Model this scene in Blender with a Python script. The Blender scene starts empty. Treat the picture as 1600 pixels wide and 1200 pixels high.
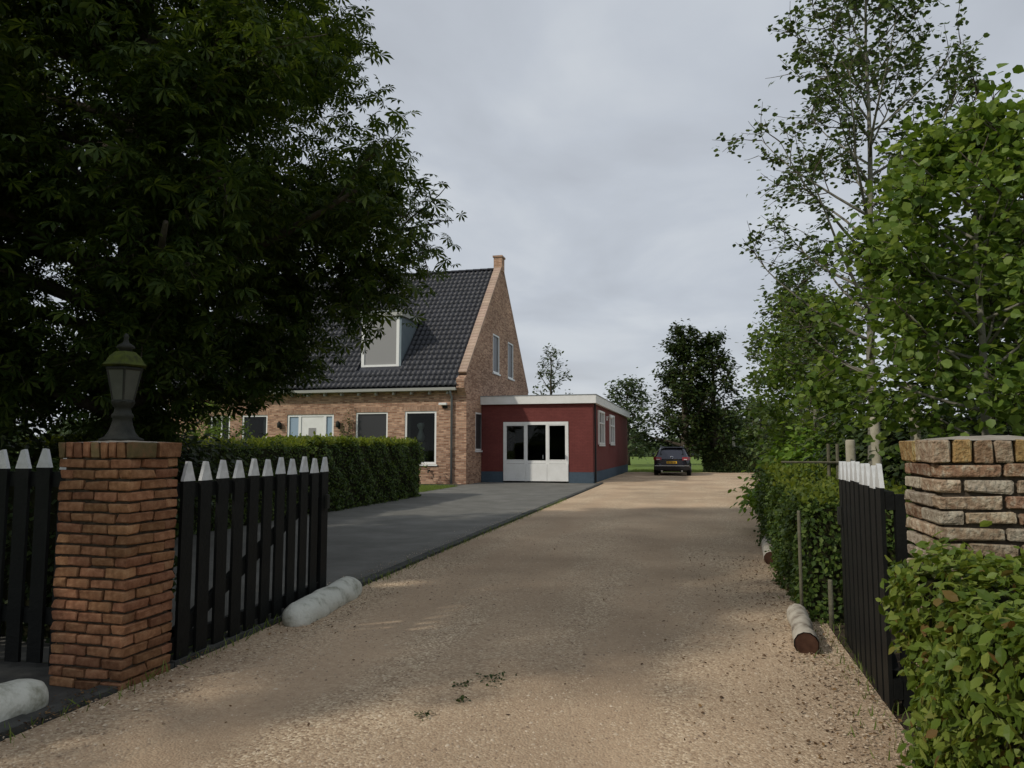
import bpy, math, random
import numpy as np
from mathutils import Vector, Matrix, Quaternion

# ------------------------------------------------------------------ camera, sky, sun, exposure
scene = bpy.context.scene
COL = scene.collection
R = math.radians
YAW = R(14.2); PITCH = math.atan(100/1130)
cam_d = bpy.data.cameras.new('camera'); cam = bpy.data.objects.new('camera', cam_d); COL.objects.link(cam)
cam_d.sensor_width = 36; cam_d.lens = 36*1130/1600; cam_d.clip_start = .05; cam_d.clip_end = 3000
cam.location = (0, 0, 1.45); cam.rotation_euler = (R(90)+PITCH, 0, YAW)
scene.camera = cam
SUN_AZ = R(47); SUN_EL = R(37)
sun_dir = Vector((-math.sin(SUN_AZ)*math.cos(SUN_EL), -math.cos(SUN_AZ)*math.cos(SUN_EL), math.sin(SUN_EL)))
sl = bpy.data.lights.new('sun', 'SUN'); sl.energy = 2.35; sl.angle = R(1.5); sl.color = (1, .93, .82)
so = bpy.data.objects.new('sun', sl); COL.objects.link(so); so.rotation_euler = (-sun_dir).to_track_quat('-Z', 'Y').to_euler()
so.location = sun_dir*60
world = bpy.data.worlds.new('World'); scene.world = world; world.use_nodes = True
nt = world.node_tree; nt.nodes.clear()
def wn(t, **k):
    n = nt.nodes.new(t)
    for a, v in k.items(): setattr(n, a, v)
    return n
sky = wn('ShaderNodeTexSky', sky_type='NISHITA', sun_disc=False, sun_elevation=SUN_EL, sun_rotation=math.pi+SUN_AZ)
bg1 = wn('ShaderNodeBackground'); bg1.inputs[1].default_value = .1
bg2 = wn('ShaderNodeBackground'); bg2.inputs[1].default_value = 1.0
tc = wn('ShaderNodeTexCoord'); sep = wn('ShaderNodeSeparateXYZ')
zz = wn('ShaderNodeMath', operation='ADD'); zz.inputs[1].default_value = .22
dx = wn('ShaderNodeMath', operation='DIVIDE'); dy = wn('ShaderNodeMath', operation='DIVIDE'); cmb = wn('ShaderNodeCombineXYZ')
absz = wn('ShaderNodeMath', operation='ABSOLUTE')
n1 = wn('ShaderNodeTexNoise'); n1.inputs['Scale'].default_value = 1.5; n1.inputs['Detail'].default_value = 7; n1.inputs['Roughness'].default_value = .5; n1.inputs['Distortion'].default_value = .3
rp = wn('ShaderNodeValToRGB'); e = rp.color_ramp.elements
e[0].position = .30; e[0].color = (.435, .465, .515, 1); e[1].position = .72; e[1].color = (.68, .715, .75, 1)
em = rp.color_ramp.elements.new(.5); em.color = (.53, .57, .63, 1)
rf = wn('ShaderNodeValToRGB'); e = rf.color_ramp.elements
e[0].position = .60; e[0].color = (.95,)*3+(1,); e[1].position = .8; e[1].color = (.8,)*3+(1,)
mix = wn('ShaderNodeMixShader'); out = wn('ShaderNodeOutputWorld')
L = nt.links.new
L(tc.outputs['Generated'], sep.inputs[0]); L(sep.outputs[2], absz.inputs[0]); L(absz.outputs[0], zz.inputs[0])
L(sep.outputs[0], dx.inputs[0]); L(zz.outputs[0], dx.inputs[1]); L(sep.outputs[1], dy.inputs[0]); L(zz.outputs[0], dy.inputs[1])
L(dx.outputs[0], cmb.inputs[0]); L(dy.outputs[0], cmb.inputs[1]); L(cmb.outputs[0], n1.inputs['Vector'])
L(n1.outputs['Fac'], rp.inputs[0]); L(n1.outputs['Fac'], rf.inputs[0])
hz_ = wn('ShaderNodeMapRange', interpolation_type='SMOOTHSTEP'); hz_.inputs[1].default_value = .0; hz_.inputs[2].default_value = .22; hz_.inputs[3].default_value = .45; hz_.inputs[4].default_value = 0
hm_ = wn('ShaderNodeMix', data_type='RGBA'); hm_.inputs[7].default_value = (.64, .665, .69, 1)
L(absz.outputs[0], hz_.inputs[0]); L(hz_.outputs[0], hm_.inputs[0]); L(rp.outputs[0], hm_.inputs[6])
L(sky.outputs[0], bg1.inputs[0]); L(hm_.outputs[2], bg2.inputs[0]); L(rf.outputs[0], mix.inputs[0])
L(bg1.outputs[0], mix.inputs[1]); L(bg2.outputs[0], mix.inputs[2]); L(mix.outputs[0], out.inputs[0])
vs = scene.view_settings
vs.view_transform = 'Standard'; vs.look = 'None'; vs.exposure = 0.0; vs.gamma = 1; vs.use_curve_mapping = False
scene.cycles.max_bounces = 6; scene.cycles.use_adaptive_sampling = True; scene.cycles.adaptive_threshold = .015
scene.cycles.use_denoising = True

# ------------------------------------------------------------------ materials
def material(name, base=(.5, .5, .5), rough=.8, spec=.3, metal=0, alt=None, alt2=None, scale=8, detail=6, bump=0, bscale=60, bdist=.01, obj_rand=0, coat=0):
    m = bpy.data.materials.new(name); m.use_nodes = True
    t = m.node_tree; n = t.nodes; b = n['Principled BSDF']; lk = t.links.new
    b.inputs['Roughness'].default_value = rough; b.inputs['Specular IOR Level'].default_value = spec; b.inputs['Metallic'].default_value = metal
    b.inputs['Coat Weight'].default_value = coat
    b.inputs['Base Color'].default_value = (*base, 1)
    co = n.new('ShaderNodeTexCoord'); src = co.outputs['Object']
    last = None
    if alt:
        no = n.new('ShaderNodeTexNoise'); no.inputs['Scale'].default_value = scale; no.inputs['Detail'].default_value = detail; no.inputs['Roughness'].default_value = .65
        lk(src, no.inputs['Vector'])
        r = n.new('ShaderNodeValToRGB'); el = r.color_ramp.elements
        el[0].position = .32; el[0].color = (*base, 1); el[1].position = .68; el[1].color = (*alt, 1)
        if alt2: q = el.new(.5); q.color = (*alt2, 1)
        lk(no.outputs['Fac'], r.inputs[0]); last = r.outputs[0]
    if obj_rand:
        oi = n.new('ShaderNodeObjectInfo'); hs = n.new('ShaderNodeHueSaturation')
        mr = n.new('ShaderNodeMapRange'); mr.inputs[3].default_value = 1-obj_rand; mr.inputs[4].default_value = 1+obj_rand
        lk(oi.outputs['Random'], mr.inputs[0]); lk(mr.outputs[0], hs.inputs['Value'])
        mu = n.new('ShaderNodeMath'); mu.operation = 'MULTIPLY'; mu.inputs[1].default_value = 7.31
        fr = n.new('ShaderNodeMath'); fr.operation = 'FRACT'; mh = n.new('ShaderNodeMapRange'); mh.inputs[3].default_value = .492; mh.inputs[4].default_value = .507
        lk(oi.outputs['Random'], mu.inputs[0]); lk(mu.outputs[0], fr.inputs[0]); lk(fr.outputs[0], mh.inputs[0]); lk(mh.outputs[0], hs.inputs['Hue'])
        if last: lk(last, hs.inputs['Color'])
        else: hs.inputs['Color'].default_value = (*base, 1)
        last = hs.outputs[0]
    if last: lk(last, b.inputs['Base Color'])
    if bump:
        nb = n.new('ShaderNodeTexNoise'); nb.inputs['Scale'].default_value = bscale; nb.inputs['Detail'].default_value = 8; lk(src, nb.inputs['Vector'])
        bp = n.new('ShaderNodeBump'); bp.inputs['Strength'].default_value = bump; bp.inputs['Distance'].default_value = bdist
        lk(nb.outputs['Fac'], bp.inputs['Height']); lk(bp.outputs[0], b.inputs['Normal'])
    return m

def leaf_material(name, c1, c2, c3, trans=.35, rough=.5, odd=None):
    m = bpy.data.materials.new(name); m.use_nodes = True
    t = m.node_tree; n = t.nodes; lk = t.links.new; b = n['Principled BSDF']; o = n['Material Output']
    g = n.new('ShaderNodeNewGeometry'); oi = n.new('ShaderNodeObjectInfo')
    ad = n.new('ShaderNodeMath'); ad.operation = 'ADD'; fr = n.new('ShaderNodeMath'); fr.operation = 'FRACT'
    lk(g.outputs['Random Per Island'], ad.inputs[0]); lk(oi.outputs['Random'], ad.inputs[1]); lk(ad.outputs[0], fr.inputs[0])
    r = n.new('ShaderNodeValToRGB'); el = r.color_ramp.elements
    el[0].position = 0; el[0].color = (*c1, 1); el[1].position = .93; el[1].color = (*c3, 1); q = el.new(.5); q.color = (*c2, 1)
    if odd: q = el.new(.985); q.color = (*odd, 1)
    lk(fr.outputs[0], r.inputs[0]); lk(r.outputs[0], b.inputs['Base Color'])
    b.inputs['Roughness'].default_value = rough; b.inputs['Specular IOR Level'].default_value = .2
    tr = n.new('ShaderNodeBsdfTranslucent'); hs = n.new('ShaderNodeHueSaturation'); hs.inputs['Saturation'].default_value = 1.1; hs.inputs['Value'].default_value = 1.3; hs.inputs['Hue'].default_value = .48
    lk(r.outputs[0], hs.inputs['Color']); lk(hs.outputs[0], tr.inputs[0])
    mx = n.new('ShaderNodeMixShader'); mx.inputs[0].default_value = trans
    lk(b.outputs[0], mx.inputs[1]); lk(tr.outputs[0], mx.inputs[2]); lk(mx.outputs[0], o.inputs[0])
    return m

def brick_material(name, c1, c2, mortar, vertical=False, painted=None, bw=.215, rh=.0625, bumpd=.012):
    m = bpy.data.materials.new(name); m.use_nodes = True
    t = m.node_tree; n = t.nodes; lk = t.links.new; b = n['Principled BSDF']
    b.inputs['Roughness'].default_value = .85; b.inputs['Specular IOR Level'].default_value = .2
    co = n.new('ShaderNodeTexCoord'); s = n.new('ShaderNodeSeparateXYZ'); a = n.new('ShaderNodeMath'); a.operation = 'ADD'; c = n.new('ShaderNodeCombineXYZ')
    lk(co.outputs['Object'], s.inputs[0]); lk(s.outputs[0], a.inputs[0]); lk(s.outputs[1], a.inputs[1])
    if vertical: lk(s.outputs[2], c.inputs[0]); lk(a.outputs[0], c.inputs[1])
    else: lk(a.outputs[0], c.inputs[0]); lk(s.outputs[2], c.inputs[1])
    bt = n.new('ShaderNodeTexBrick'); bt.inputs['Scale'].default_value = 1; bt.inputs['Brick Width'].default_value = bw; bt.inputs['Row Height'].default_value = rh
    bt.inputs['Mortar Size'].default_value = .006; bt.inputs['Mortar Smooth'].default_value = .3; bt.inputs['Bias'].default_value = 0
    bt.inputs['Color1'].default_value = (*c1, 1); bt.inputs['Color2'].default_value = (*c2, 1); bt.inputs['Mortar'].default_value = (*mortar, 1)
    lk(c.outputs[0], bt.inputs['Vector'])
    no = n.new('ShaderNodeTexNoise'); no.inputs['Scale'].default_value = 5; no.inputs['Detail'].default_value = 8; no.inputs['Roughness'].default_value = .75; lk(c.outputs[0], no.inputs['Vector'])
    no2 = n.new('ShaderNodeTexNoise'); no2.inputs['Scale'].default_value = .55; no2.inputs['Detail'].default_value = 4; lk(c.outputs[0], no2.inputs['Vector'])
    av = n.new('ShaderNodeMath'); av.operation = 'ADD'; lk(no.outputs['Fac'], av.inputs[0]); lk(no2.outputs['Fac'], av.inputs[1])
    mr = n.new('ShaderNodeMapRange'); mr.inputs[1].default_value = .6; mr.inputs[2].default_value = 1.4; mr.inputs[3].default_value = .62 if not painted else .76; mr.inputs[4].default_value = 1.35 if not painted else 1.22
    lk(av.outputs[0], mr.inputs[0])
    hs = n.new('ShaderNodeHueSaturation'); lk(mr.outputs[0], hs.inputs['Value']); lk(bt.outputs['Color'], hs.inputs['Color'])
    lk(hs.outputs[0], b.inputs['Base Color'])
    bp = n.new('ShaderNodeBump'); bp.invert = True; bp.inputs['Strength'].default_value = .8; bp.inputs['Distance'].default_value = bumpd
    lk(bt.outputs['Fac'], bp.inputs['Height']); lk(bp.outputs[0], b.inputs['Normal'])
    return m

def gravel_material(name):
    m = bpy.data.materials.new(name); m.use_nodes = True
    t = m.node_tree; n = t.nodes; lk = t.links.new; b = n['Principled BSDF']
    b.inputs['Roughness'].default_value = .95; b.inputs['Specular IOR Level'].default_value = .1
    co = n.new('ShaderNodeTexCoord')
    v = n.new('ShaderNodeTexVoronoi'); v.inputs['Scale'].default_value = 75; v.inputs['Randomness'].default_value = 1; lk(co.outputs['Object'], v.inputs['Vector'])
    sp = n.new('ShaderNodeSeparateColor'); lk(v.outputs['Color'], sp.inputs[0])
    r = n.new('ShaderNodeValToRGB'); el = r.color_ramp.elements
    el[0].position = 0; el[0].color = (.22, .158, .105, 1); el[1].position = 1; el[1].color = (.66, .57, .42, 1)
    q = el.new(.35); q.color = (.38, .29, .198, 1); q = el.new(.8); q.color = (.50, .4, .282, 1); q = el.new(.12); q.color = (.29, .212, .143, 1)
    lk(sp.outputs[0], r.inputs[0])
    # worn wheel tracks: stretched along the drive, finer and browner
    mp = n.new('ShaderNodeMapping'); mp.inputs['Scale'].default_value = (1.0, .16, 1); lk(co.outputs['Object'], mp.inputs[0])
    no = n.new('ShaderNodeTexNoise'); no.inputs['Scale'].default_value = 1.3; no.inputs['Detail'].default_value = 7; no.inputs['Roughness'].default_value = .62; lk(mp.outputs[0], no.inputs['Vector'])
    tr = n.new('ShaderNodeValToRGB'); e = tr.color_ramp.elements; e[0].position = .4; e[0].color = (0, 0, 0, 1); e[1].position = .62; e[1].color = (1, 1, 1, 1)
    lk(no.outputs['Fac'], tr.inputs[0])
    no2 = n.new('ShaderNodeTexNoise'); no2.inputs['Scale'].default_value = 24; no2.inputs['Detail'].default_value = 9; no2.inputs['Roughness'].default_value = .8; lk(co.outputs['Object'], no2.inputs['Vector'])
    fine = n.new('ShaderNodeValToRGB'); e = fine.color_ramp.elements; e[0].position = .3; e[0].color = (.34, .245, .165, 1); e[1].position = .7; e[1].color = (.46, .355, .245, 1)
    lk(no2.outputs['Fac'], fine.inputs[0])
    mx = n.new('ShaderNodeMix'); mx.data_type = 'RGBA'; mf = n.new('ShaderNodeMath'); mf.operation = 'MULTIPLY'; mf.inputs[1].default_value = .85
    lk(mf.outputs[0], mx.inputs[0]); lk(r.outputs[0], mx.inputs[6]); lk(fine.outputs[0], mx.inputs[7])
    # wheel tracks compacted finer along the drive
    sx = n.new('ShaderNodeSeparateXYZ'); wob = n.new('ShaderNodeTexNoise'); wob.inputs['Scale'].default_value = .35; wob.inputs['Detail'].default_value = 3; lk(co.outputs['Object'], sx.inputs[0]); lk(co.outputs['Object'], wob.inputs['Vector'])
    sh_ = n.new('ShaderNodeMath'); sh_.operation = 'MULTIPLY_ADD'; sh_.inputs[1].default_value = 1.4; lk(wob.outputs['Fac'], sh_.inputs[0]); lk(sx.outputs[0], sh_.inputs[2])
    prev = None
    for c_ in (-1.75, .2):
        d_ = n.new('ShaderNodeMath'); d_.operation = 'SUBTRACT'; d_.inputs[1].default_value = c_; lk(sh_.outputs[0], d_.inputs[0])
        a_ = n.new('ShaderNodeMath'); a_.operation = 'ABSOLUTE'; lk(d_.outputs[0], a_.inputs[0])
        m_ = n.new('ShaderNodeMapRange'); m_.interpolation_type = 'SMOOTHSTEP'; m_.inputs[1].default_value = .1; m_.inputs[2].default_value = .5; m_.inputs[3].default_value = 1; m_.inputs[4].default_value = 0; lk(a_.outputs[0], m_.inputs[0])
        if prev is None: prev = m_.outputs[0]
        else:
            x_ = n.new('ShaderNodeMath'); x_.operation = 'MAXIMUM'; lk(prev, x_.inputs[0]); lk(m_.outputs[0], x_.inputs[1]); prev = x_.outputs[0]
    mxx = n.new('ShaderNodeMath'); mxx.operation = 'MAXIMUM'; lk(prev, mxx.inputs[0]); lk(tr.outputs[0], mxx.inputs[1]); lk(mxx.outputs[0], mf.inputs[0])
    # broad stains
    no3 = n.new('ShaderNodeTexNoise'); no3.inputs['Scale'].default_value = .5; no3.inputs['Detail'].default_value = 5; lk(co.outputs['Object'], no3.inputs['Vector'])
    mr = n.new('ShaderNodeMapRange'); mr.inputs[1].default_value = .3; mr.inputs[2].default_value = .7; mr.inputs[3].default_value = .74; mr.inputs[4].default_value = 1.18; lk(no3.outputs['Fac'], mr.inputs[0])
    hs = n.new('ShaderNodeHueSaturation'); lk(mr.outputs[0], hs.inputs['Value']); lk(mx.outputs[2], hs.inputs['Color'])
    wm = n.new('ShaderNodeMix'); wm.data_type = 'RGBA'; wm.blend_type = 'MULTIPLY'; wm.inputs[0].default_value = 1; wm.inputs[7].default_value = (1.09, 1.06, 1.03, 1); wm.clamp_result = False
    lk(hs.outputs[0], wm.inputs[6]); lk(wm.outputs[2], b.inputs['Base Color'])
    bp = n.new('ShaderNodeBump'); bp.invert = True; bp.inputs['Strength'].default_value = .55; bp.inputs['Distance'].default_value = .008; lk(v.outputs['Distance'], bp.inputs['Height'])
    bp2 = n.new('ShaderNodeBump'); bp2.inputs['Strength'].default_value = .5; bp2.inputs['Distance'].default_value = .05; lk(no.outputs['Fac'], bp2.inputs['Height']); lk(bp.outputs[0], bp2.inputs['Normal'])
    lk(bp2.outputs[0], b.inputs['Normal'])
    return m

M = {}
M['gravel'] = gravel_material('gravel')
M['pebble'] = leaf_material('pebble', (.2, .14, .095), (.38, .29, .2), (.56, .46, .34), trans=0, rough=.9)
M['litter'] = leaf_material('litter', (.05, .03, .018), (.12, .07, .035), (.2, .12, .05), trans=.1, rough=.8)
M['asphalt'] = material('asphalt', (.12, .118, .104), .9, .12, alt=(.185, .18, .163), alt2=(.145, .142, .127), scale=1.3, detail=10, bump=.35, bscale=220, bdist=.004)
M['edging'] = material('edging', (.035, .036, .032), .9, .2, alt=(.085, .085, .078), scale=9, bump=.4, bscale=80)
M['grassland'] = material('grassland', (.11, .17, .035), .9, .1, alt=(.18, .24, .06), alt2=(.14, .2, .045), scale=3, bump=.6, bscale=70, bdist=.05)
M['soil'] = material('soil', (.035, .026, .018), .95, .1, alt=(.075, .058, .04), scale=12, bump=.6, bscale=50, bdist=.02)
M['paving'] = material('paving', (.05, .05, .046), .9, .2, alt=(.09, .088, .08), scale=6, bump=.3, bscale=60)
M['house_brick'] = brick_material('house_brick', (.25, .125, .076), (.56, .35, .235), (.33, .28, .225))
M['lintel_brick'] = brick_material('lintel_brick', (.32, .18, .115), (.46, .29, .2), (.30, .25, .2), vertical=True)
M['coping_brick'] = material('coping_brick', (.33, .23, .17), .85, .2, alt=(.46, .345, .27), scale=6, bump=.3, obj_rand=.12)
M['red_brick'] = brick_material('red_brick', (.15, .042, .037), (.162, .047, .041), (.125, .036, .032), painted=True, bumpd=.006)
M['plinth'] = brick_material('plinth', (.065, .095, .125), (.07, .10, .13), (.06, .085, .11), painted=True, bumpd=.006)
M['white'] = material('white_paint', (.78, .78, .76), .5, .4, alt=(.68, .68, .65), scale=2.5)
M['picket_white'] = material('picket_white', (.66, .67, .67), .6, .25, alt=(.48, .49, .48), scale=14)
M['frame_white'] = material('frame_white', (.76, .76, .74), .35, .4)
M['frame_grey'] = material('frame_grey', (.46, .47, .47), .4, .4)
M['glass'] = material('glass', (.004, .005, .006), .03, .28)
def clear_glass():
    m = bpy.data.materials.new('clear_glass'); m.use_nodes = True; t = m.node_tree; n = t.nodes; lk = t.links.new
    tr = n.new('ShaderNodeBsdfTransparent'); tr.inputs[0].default_value = (.62, .66, .65, 1); gl = n.new('ShaderNodeBsdfGlossy'); gl.inputs['Roughness'].default_value = .015
    fr = n.new('ShaderNodeFresnel'); fr.inputs[0].default_value = 1.3; mx = n.new('ShaderNodeMixShader')
    lk(fr.outputs[0], mx.inputs[0]); lk(tr.outputs[0], mx.inputs[1]); lk(gl.outputs[0], mx.inputs[2]); lk(mx.outputs[0], n['Material Output'].inputs[0]); return m
M['clear_glass'] = clear_glass()
M['curtain'] = material('curtain', (.42, .43, .43), .9, .1, alt=(.5, .5, .5), scale=4)
M['room'] = material('room_wall', (.16, .15, .14), .9, .1, alt=(.2, .19, .17), scale=2)
M['blue_glass'] = material('blue_glass', (.27, .36, .45), .12, .5)
M['blind'] = material('blind', (.045, .045, .048), .3, .3)
M['light_blind'] = material('light_blind', (.27, .265, .26), .3, .5)
M['zinc'] = material('zinc', (.22, .24, .25), .45, .5, metal=.3, alt=(.28, .3, .31), scale=3)
M['slate_zinc'] = material('slate_zinc', (.17, .215, .24), .4, .5, metal=.2, alt=(.21, .25, .275), scale=2)
M['gutter'] = material('gutter', (.42, .42, .39), .5, .4, alt=(.36, .36, .34), scale=2)
M['tile'] = material('roof_tile', (.02, .021, .026), .42, .4, alt=(.032, .033, .04), scale=4, obj_rand=.25)
M['black_wood'] = material('black_wood', (.004, .0045, .0045), .55, .2, alt=(.009, .010, .009), scale=5, bump=.3, bscale=35)
M['pillar_brick'] = material('pillar_brick', (.15, .075, .04), .9, .12, alt=(.32, .18, .1), alt2=(.235, .115, .06), scale=18, bump=.6, bscale=90, bdist=.006, obj_rand=.3)
M['mossy_brick'] = material('mossy_brick', (.11, .085, .04), .95, .1, alt=(.21, .115, .065), alt2=(.15, .11, .055), scale=14, bump=.6, bscale=90, bdist=.006, obj_rand=.25)
M['lichen_brick'] = material('lichen_brick', (.19, .125, .08), .95, .1, alt=(.46, .41, .31), alt2=(.31, .235, .16), scale=26, detail=10, bump=1.0, bscale=45, bdist=.02, obj_rand=.28)
M['grey_brick'] = material('grey_brick', (.22, .175, .13), .95, .1, alt=(.42, .38, .30), alt2=(.31, .26, .2), scale=26, detail=12, bump=1.0, bscale=45, bdist=.02, obj_rand=.2)
M['red_old_brick'] = material('red_old_brick', (.15, .082, .05), .95, .1, alt=(.42, .37, .28), alt2=(.25, .16, .1), scale=24, detail=12, bump=1.0, bscale=45, bdist=.02, obj_rand=.2)
M['ochre_brick'] = material('ochre_brick', (.2, .13, .06), .95, .1, alt=(.42, .36, .2), alt2=(.3, .2, .08), scale=24, detail=12, bump=1.0, bscale=45, bdist=.02, obj_rand=.2)
M['mortar'] = material('mortar', (.045, .036, .026), .95, .1, alt=(.1, .082, .062), scale=20, bump=.6, bscale=60)
M['cap_mortar'] = material('cap_mortar', (.24, .21, .17), .95, .1, alt=(.33, .3, .25), scale=12, bump=.6, bscale=60)
M['iron'] = material('lamp_iron', (.016, .017, .014), .7, .2, alt=(.035, .036, .03), scale=10, bump=.3, bscale=60)
M['moss_iron'] = material('moss_iron', (.03, .034, .018), .9, .1, alt=(.085, .105, .02), scale=9, bump=.4, bscale=50)
M['lamp_glass'] = material('lamp_glass', (.09, .093, .08), .4, .25, alt=(.055, .058, .048), scale=6)
M['white_concrete'] = material('white_concrete', (.62, .62, .55), .9, .1, alt=(.26, .26, .2), alt2=(.56, .56, .49), scale=6, detail=10, bump=.5, bscale=50)
M['birch'] = material('birch_bark', (.5, .46, .38), .9, .1, alt=(.13, .1, .075), alt2=(.42, .38, .31), scale=7, bump=.4, bscale=40)
M['log_end'] = material('log_end', (.04, .02, .014), .95, .05, alt=(.085, .045, .03), scale=15)
M['stake'] = material('stake_wood', (.28, .26, .19), .9, .1, alt=(.42, .39, .31), scale=9, bump=.3)
M['old_stake'] = material('old_stake', (.085, .08, .05), .95, .1, alt=(.16, .15, .11), scale=12, bump=.4)
M['bark'] = material('bark', (.05, .042, .032), .95, .1, alt=(.1, .085, .065), scale=10, bump=.8, bscale=25, bdist=.02)
M['pale_bark'] = material('pale_bark', (.13, .125, .1), .9, .1, alt=(.26, .245, .205), scale=8, bump=.5, bscale=30)
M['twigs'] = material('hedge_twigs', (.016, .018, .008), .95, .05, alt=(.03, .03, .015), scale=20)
M['green_plastic'] = material('green_plastic', (.012, .045, .032), .45, .4)
M['car_paint'] = material('car_paint', (.022, .024, .036), .22, .5, metal=.4, coat=.6)
M['car_trim'] = material('car_trim', (.014, .014, .015), .6, .4)
M['rubber'] = material('rubber', (.01, .01, .01), .85, .2)
M['alloy'] = material('alloy', (.35, .35, .36), .35, .5, metal=.8)
M['chrome'] = material('chrome', (.55, .56, .58), .2, .5, metal=.9)
M['tail_red'] = material('tail_red', (.22, .012, .014), .18, .5)
M['lens_white'] = material('lens_white', (.6, .5, .48), .2, .5)
M['plate'] = material('plate', (.62, .36, .03), .5, .3)
M['plate_ink'] = material('plate_ink', (.01, .01, .01), .6, .2)
M['leaf_chestnut'] = leaf_material('leaf_chestnut', (.022, .042, .008), (.042, .072, .012), (.085, .12, .022), .4, .55)
M['leaf_poplar'] = leaf_material('leaf_poplar', (.04, .068, .022), (.07, .112, .032), (.12, .17, .055), .35, .45)
M['leaf_bright'] = leaf_material('leaf_bright', (.065, .12, .02), (.12, .195, .034), (.22, .3, .075), .48, .45)
M['leaf_hedge'] = leaf_material('leaf_hedge', (.065, .108, .016), (.125, .185, .03), (.23, .28, .06), .4, .45, odd=(.16, .1, .03))
M['leaf_sunlit_tint'] = leaf_material('leaf_sunlit_tint', (.09, .13, .02), (.15, .2, .03), (.22, .26, .05), .5, .5)  # bright leaf colour standing in for sunlight on the hedge tops
M['leaf_box'] = leaf_material('leaf_box', (.03, .055, .012), (.05, .088, .017), (.1, .145, .026), .3, .5)
M['leaf_dark'] = leaf_material('leaf_dark', (.022, .04, .012), (.035, .058, .016), (.062, .085, .02), .25, .5)
M['leaf_far'] = leaf_material('leaf_far', (.045, .07, .03), (.07, .1, .042), (.1, .135, .06), .3, .6)
M['leaf_shrub'] = leaf_material('leaf_shrub', (.09, .175, .024), (.15, .26, .038), (.24, .35, .07), .48, .45)
M['grass_blade'] = leaf_material('grass_blade', (.09, .14, .025), (.14, .2, .04), (.2, .25, .07), .35, .6)

# ------------------------------------------------------------------ helpers
class MB:
    def __init__(s): s.v = []; s.f = []
    def quad(s, *p):
        i = len(s.v); s.v += [tuple(q) for q in p]; s.f.append(tuple(range(i, i+len(p)))); return s
    def box(s, x0, x1, y0, y1, z0, z1):
        i = len(s.v)
        s.v += [(x0,y0,z0),(x1,y0,z0),(x1,y1,z0),(x0,y1,z0),(x0,y0,z1),(x1,y0,z1),(x1,y1,z1),(x0,y1,z1)]
        s.f += [(i,i+3,i+2,i+1),(i+4,i+5,i+6,i+7),(i,i+1,i+5,i+4),(i+1,i+2,i+6,i+5),(i+2,i+3,i+7,i+6),(i+3,i,i+4,i+7)]; return s
    def prism(s, loop, vec):
        i = len(s.v); n = len(loop); vec = Vector(vec)
        s.v += [tuple(p) for p in loop] + [tuple(Vector(p)+vec) for p in loop]
        s.f += [tuple(range(i+n-1, i-1, -1)), tuple(range(i+n, i+2*n))]
        for k in range(n): k2 = (k+1) % n; s.f.append((i+k, i+k2, i+n+k2, i+n+k))
        return s
    def tube(s, pts, rad, n=8, caps=True):
        i = len(s.v); pts = [Vector(p) for p in pts]; m = len(pts); up = Vector((.31, .17, .93))
        for k, p in enumerate(pts):
            d = (pts[min(k+1, m-1)]-pts[max(k-1, 0)]).normalized()
            a = d.cross(up)
            if a.length < .05: a = d.cross(Vector((1, 0, 0)))
            a.normalize(); b = d.cross(a)
            for j in range(n):
                t = 2*math.pi*j/n; s.v.append(tuple(p+(a*math.cos(t)+b*math.sin(t))*rad[k]))
        for k in range(m-1):
            for j in range(n):
                j2 = (j+1) % n; s.f.append((i+k*n+j, i+k*n+j2, i+(k+1)*n+j2, i+(k+1)*n+j))
        if caps: s.f.append(tuple(i+j for j in range(n))[::-1]); s.f.append(tuple(i+(m-1)*n+j for j in range(n)))
        return s
    def lathe(s, c, prof, n=16, a0=0):
        i = len(s.v); m = len(prof)
        for r, z in prof:
            for j in range(n):
                t = a0+2*math.pi*j/n; s.v.append((c[0]+r*math.cos(t), c[1]+r*math.sin(t), c[2]+z))
        for k in range(m-1):
            for j in range(n):
                j2 = (j+1) % n; s.f.append((i+k*n+j, i+k*n+j2, i+(k+1)*n+j2, i+(k+1)*n+j))
        s.f.append(tuple(i+j for j in range(n))[::-1]); s.f.append(tuple(i+(m-1)*n+j for j in range(n)))
        return s
    def mesh(s, name, mat, smooth=False):
        me = bpy.data.meshes.new(name); me.from_pydata(s.v, [], s.f); me.materials.append(mat)
        if smooth: me.polygons.foreach_set('use_smooth', [True]*len(me.polygons))
        me.update(); return me

def link(name, me, parent=None, mat_world=None):
    o = bpy.data.objects.new(name, me); COL.objects.link(o)
    if parent is not None:
        o.parent = parent
        if parent.parent is None: o.matrix_parent_inverse = parent.matrix_basis.inverted()
    if mat_world is not None: o.matrix_basis = mat_world
    return o
def part(name, mb, mat, parent, smooth=False): return link(name, mb.mesh(name, mat, smooth), parent)
def tag(o, label, cat, group=None, kind=None):
    o['label'] = label
    if cat: o['category'] = cat
    if group: o['group'] = group
    if kind: o['kind'] = kind
    return o
def thing(name, label, cat, loc=(0, 0, 0), group=None):
    o = bpy.data.objects.new(name, None); COL.objects.link(o); o.empty_display_size = .2
    o.location = loc; o.matrix_basis = Matrix.Translation(loc)
    return tag(o, label, cat, group)
def struct(name, mb, mat, parent=None):
    o = link(name, mb.mesh(name, mat), parent)
    if parent is None: o['kind'] = 'structure'
    return o
def bevel(o, w, seg=2):
    b = o.modifiers.new('bevel', 'BEVEL'); b.width = w; b.segments = seg; b.limit_method = 'ANGLE'; return o

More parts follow.
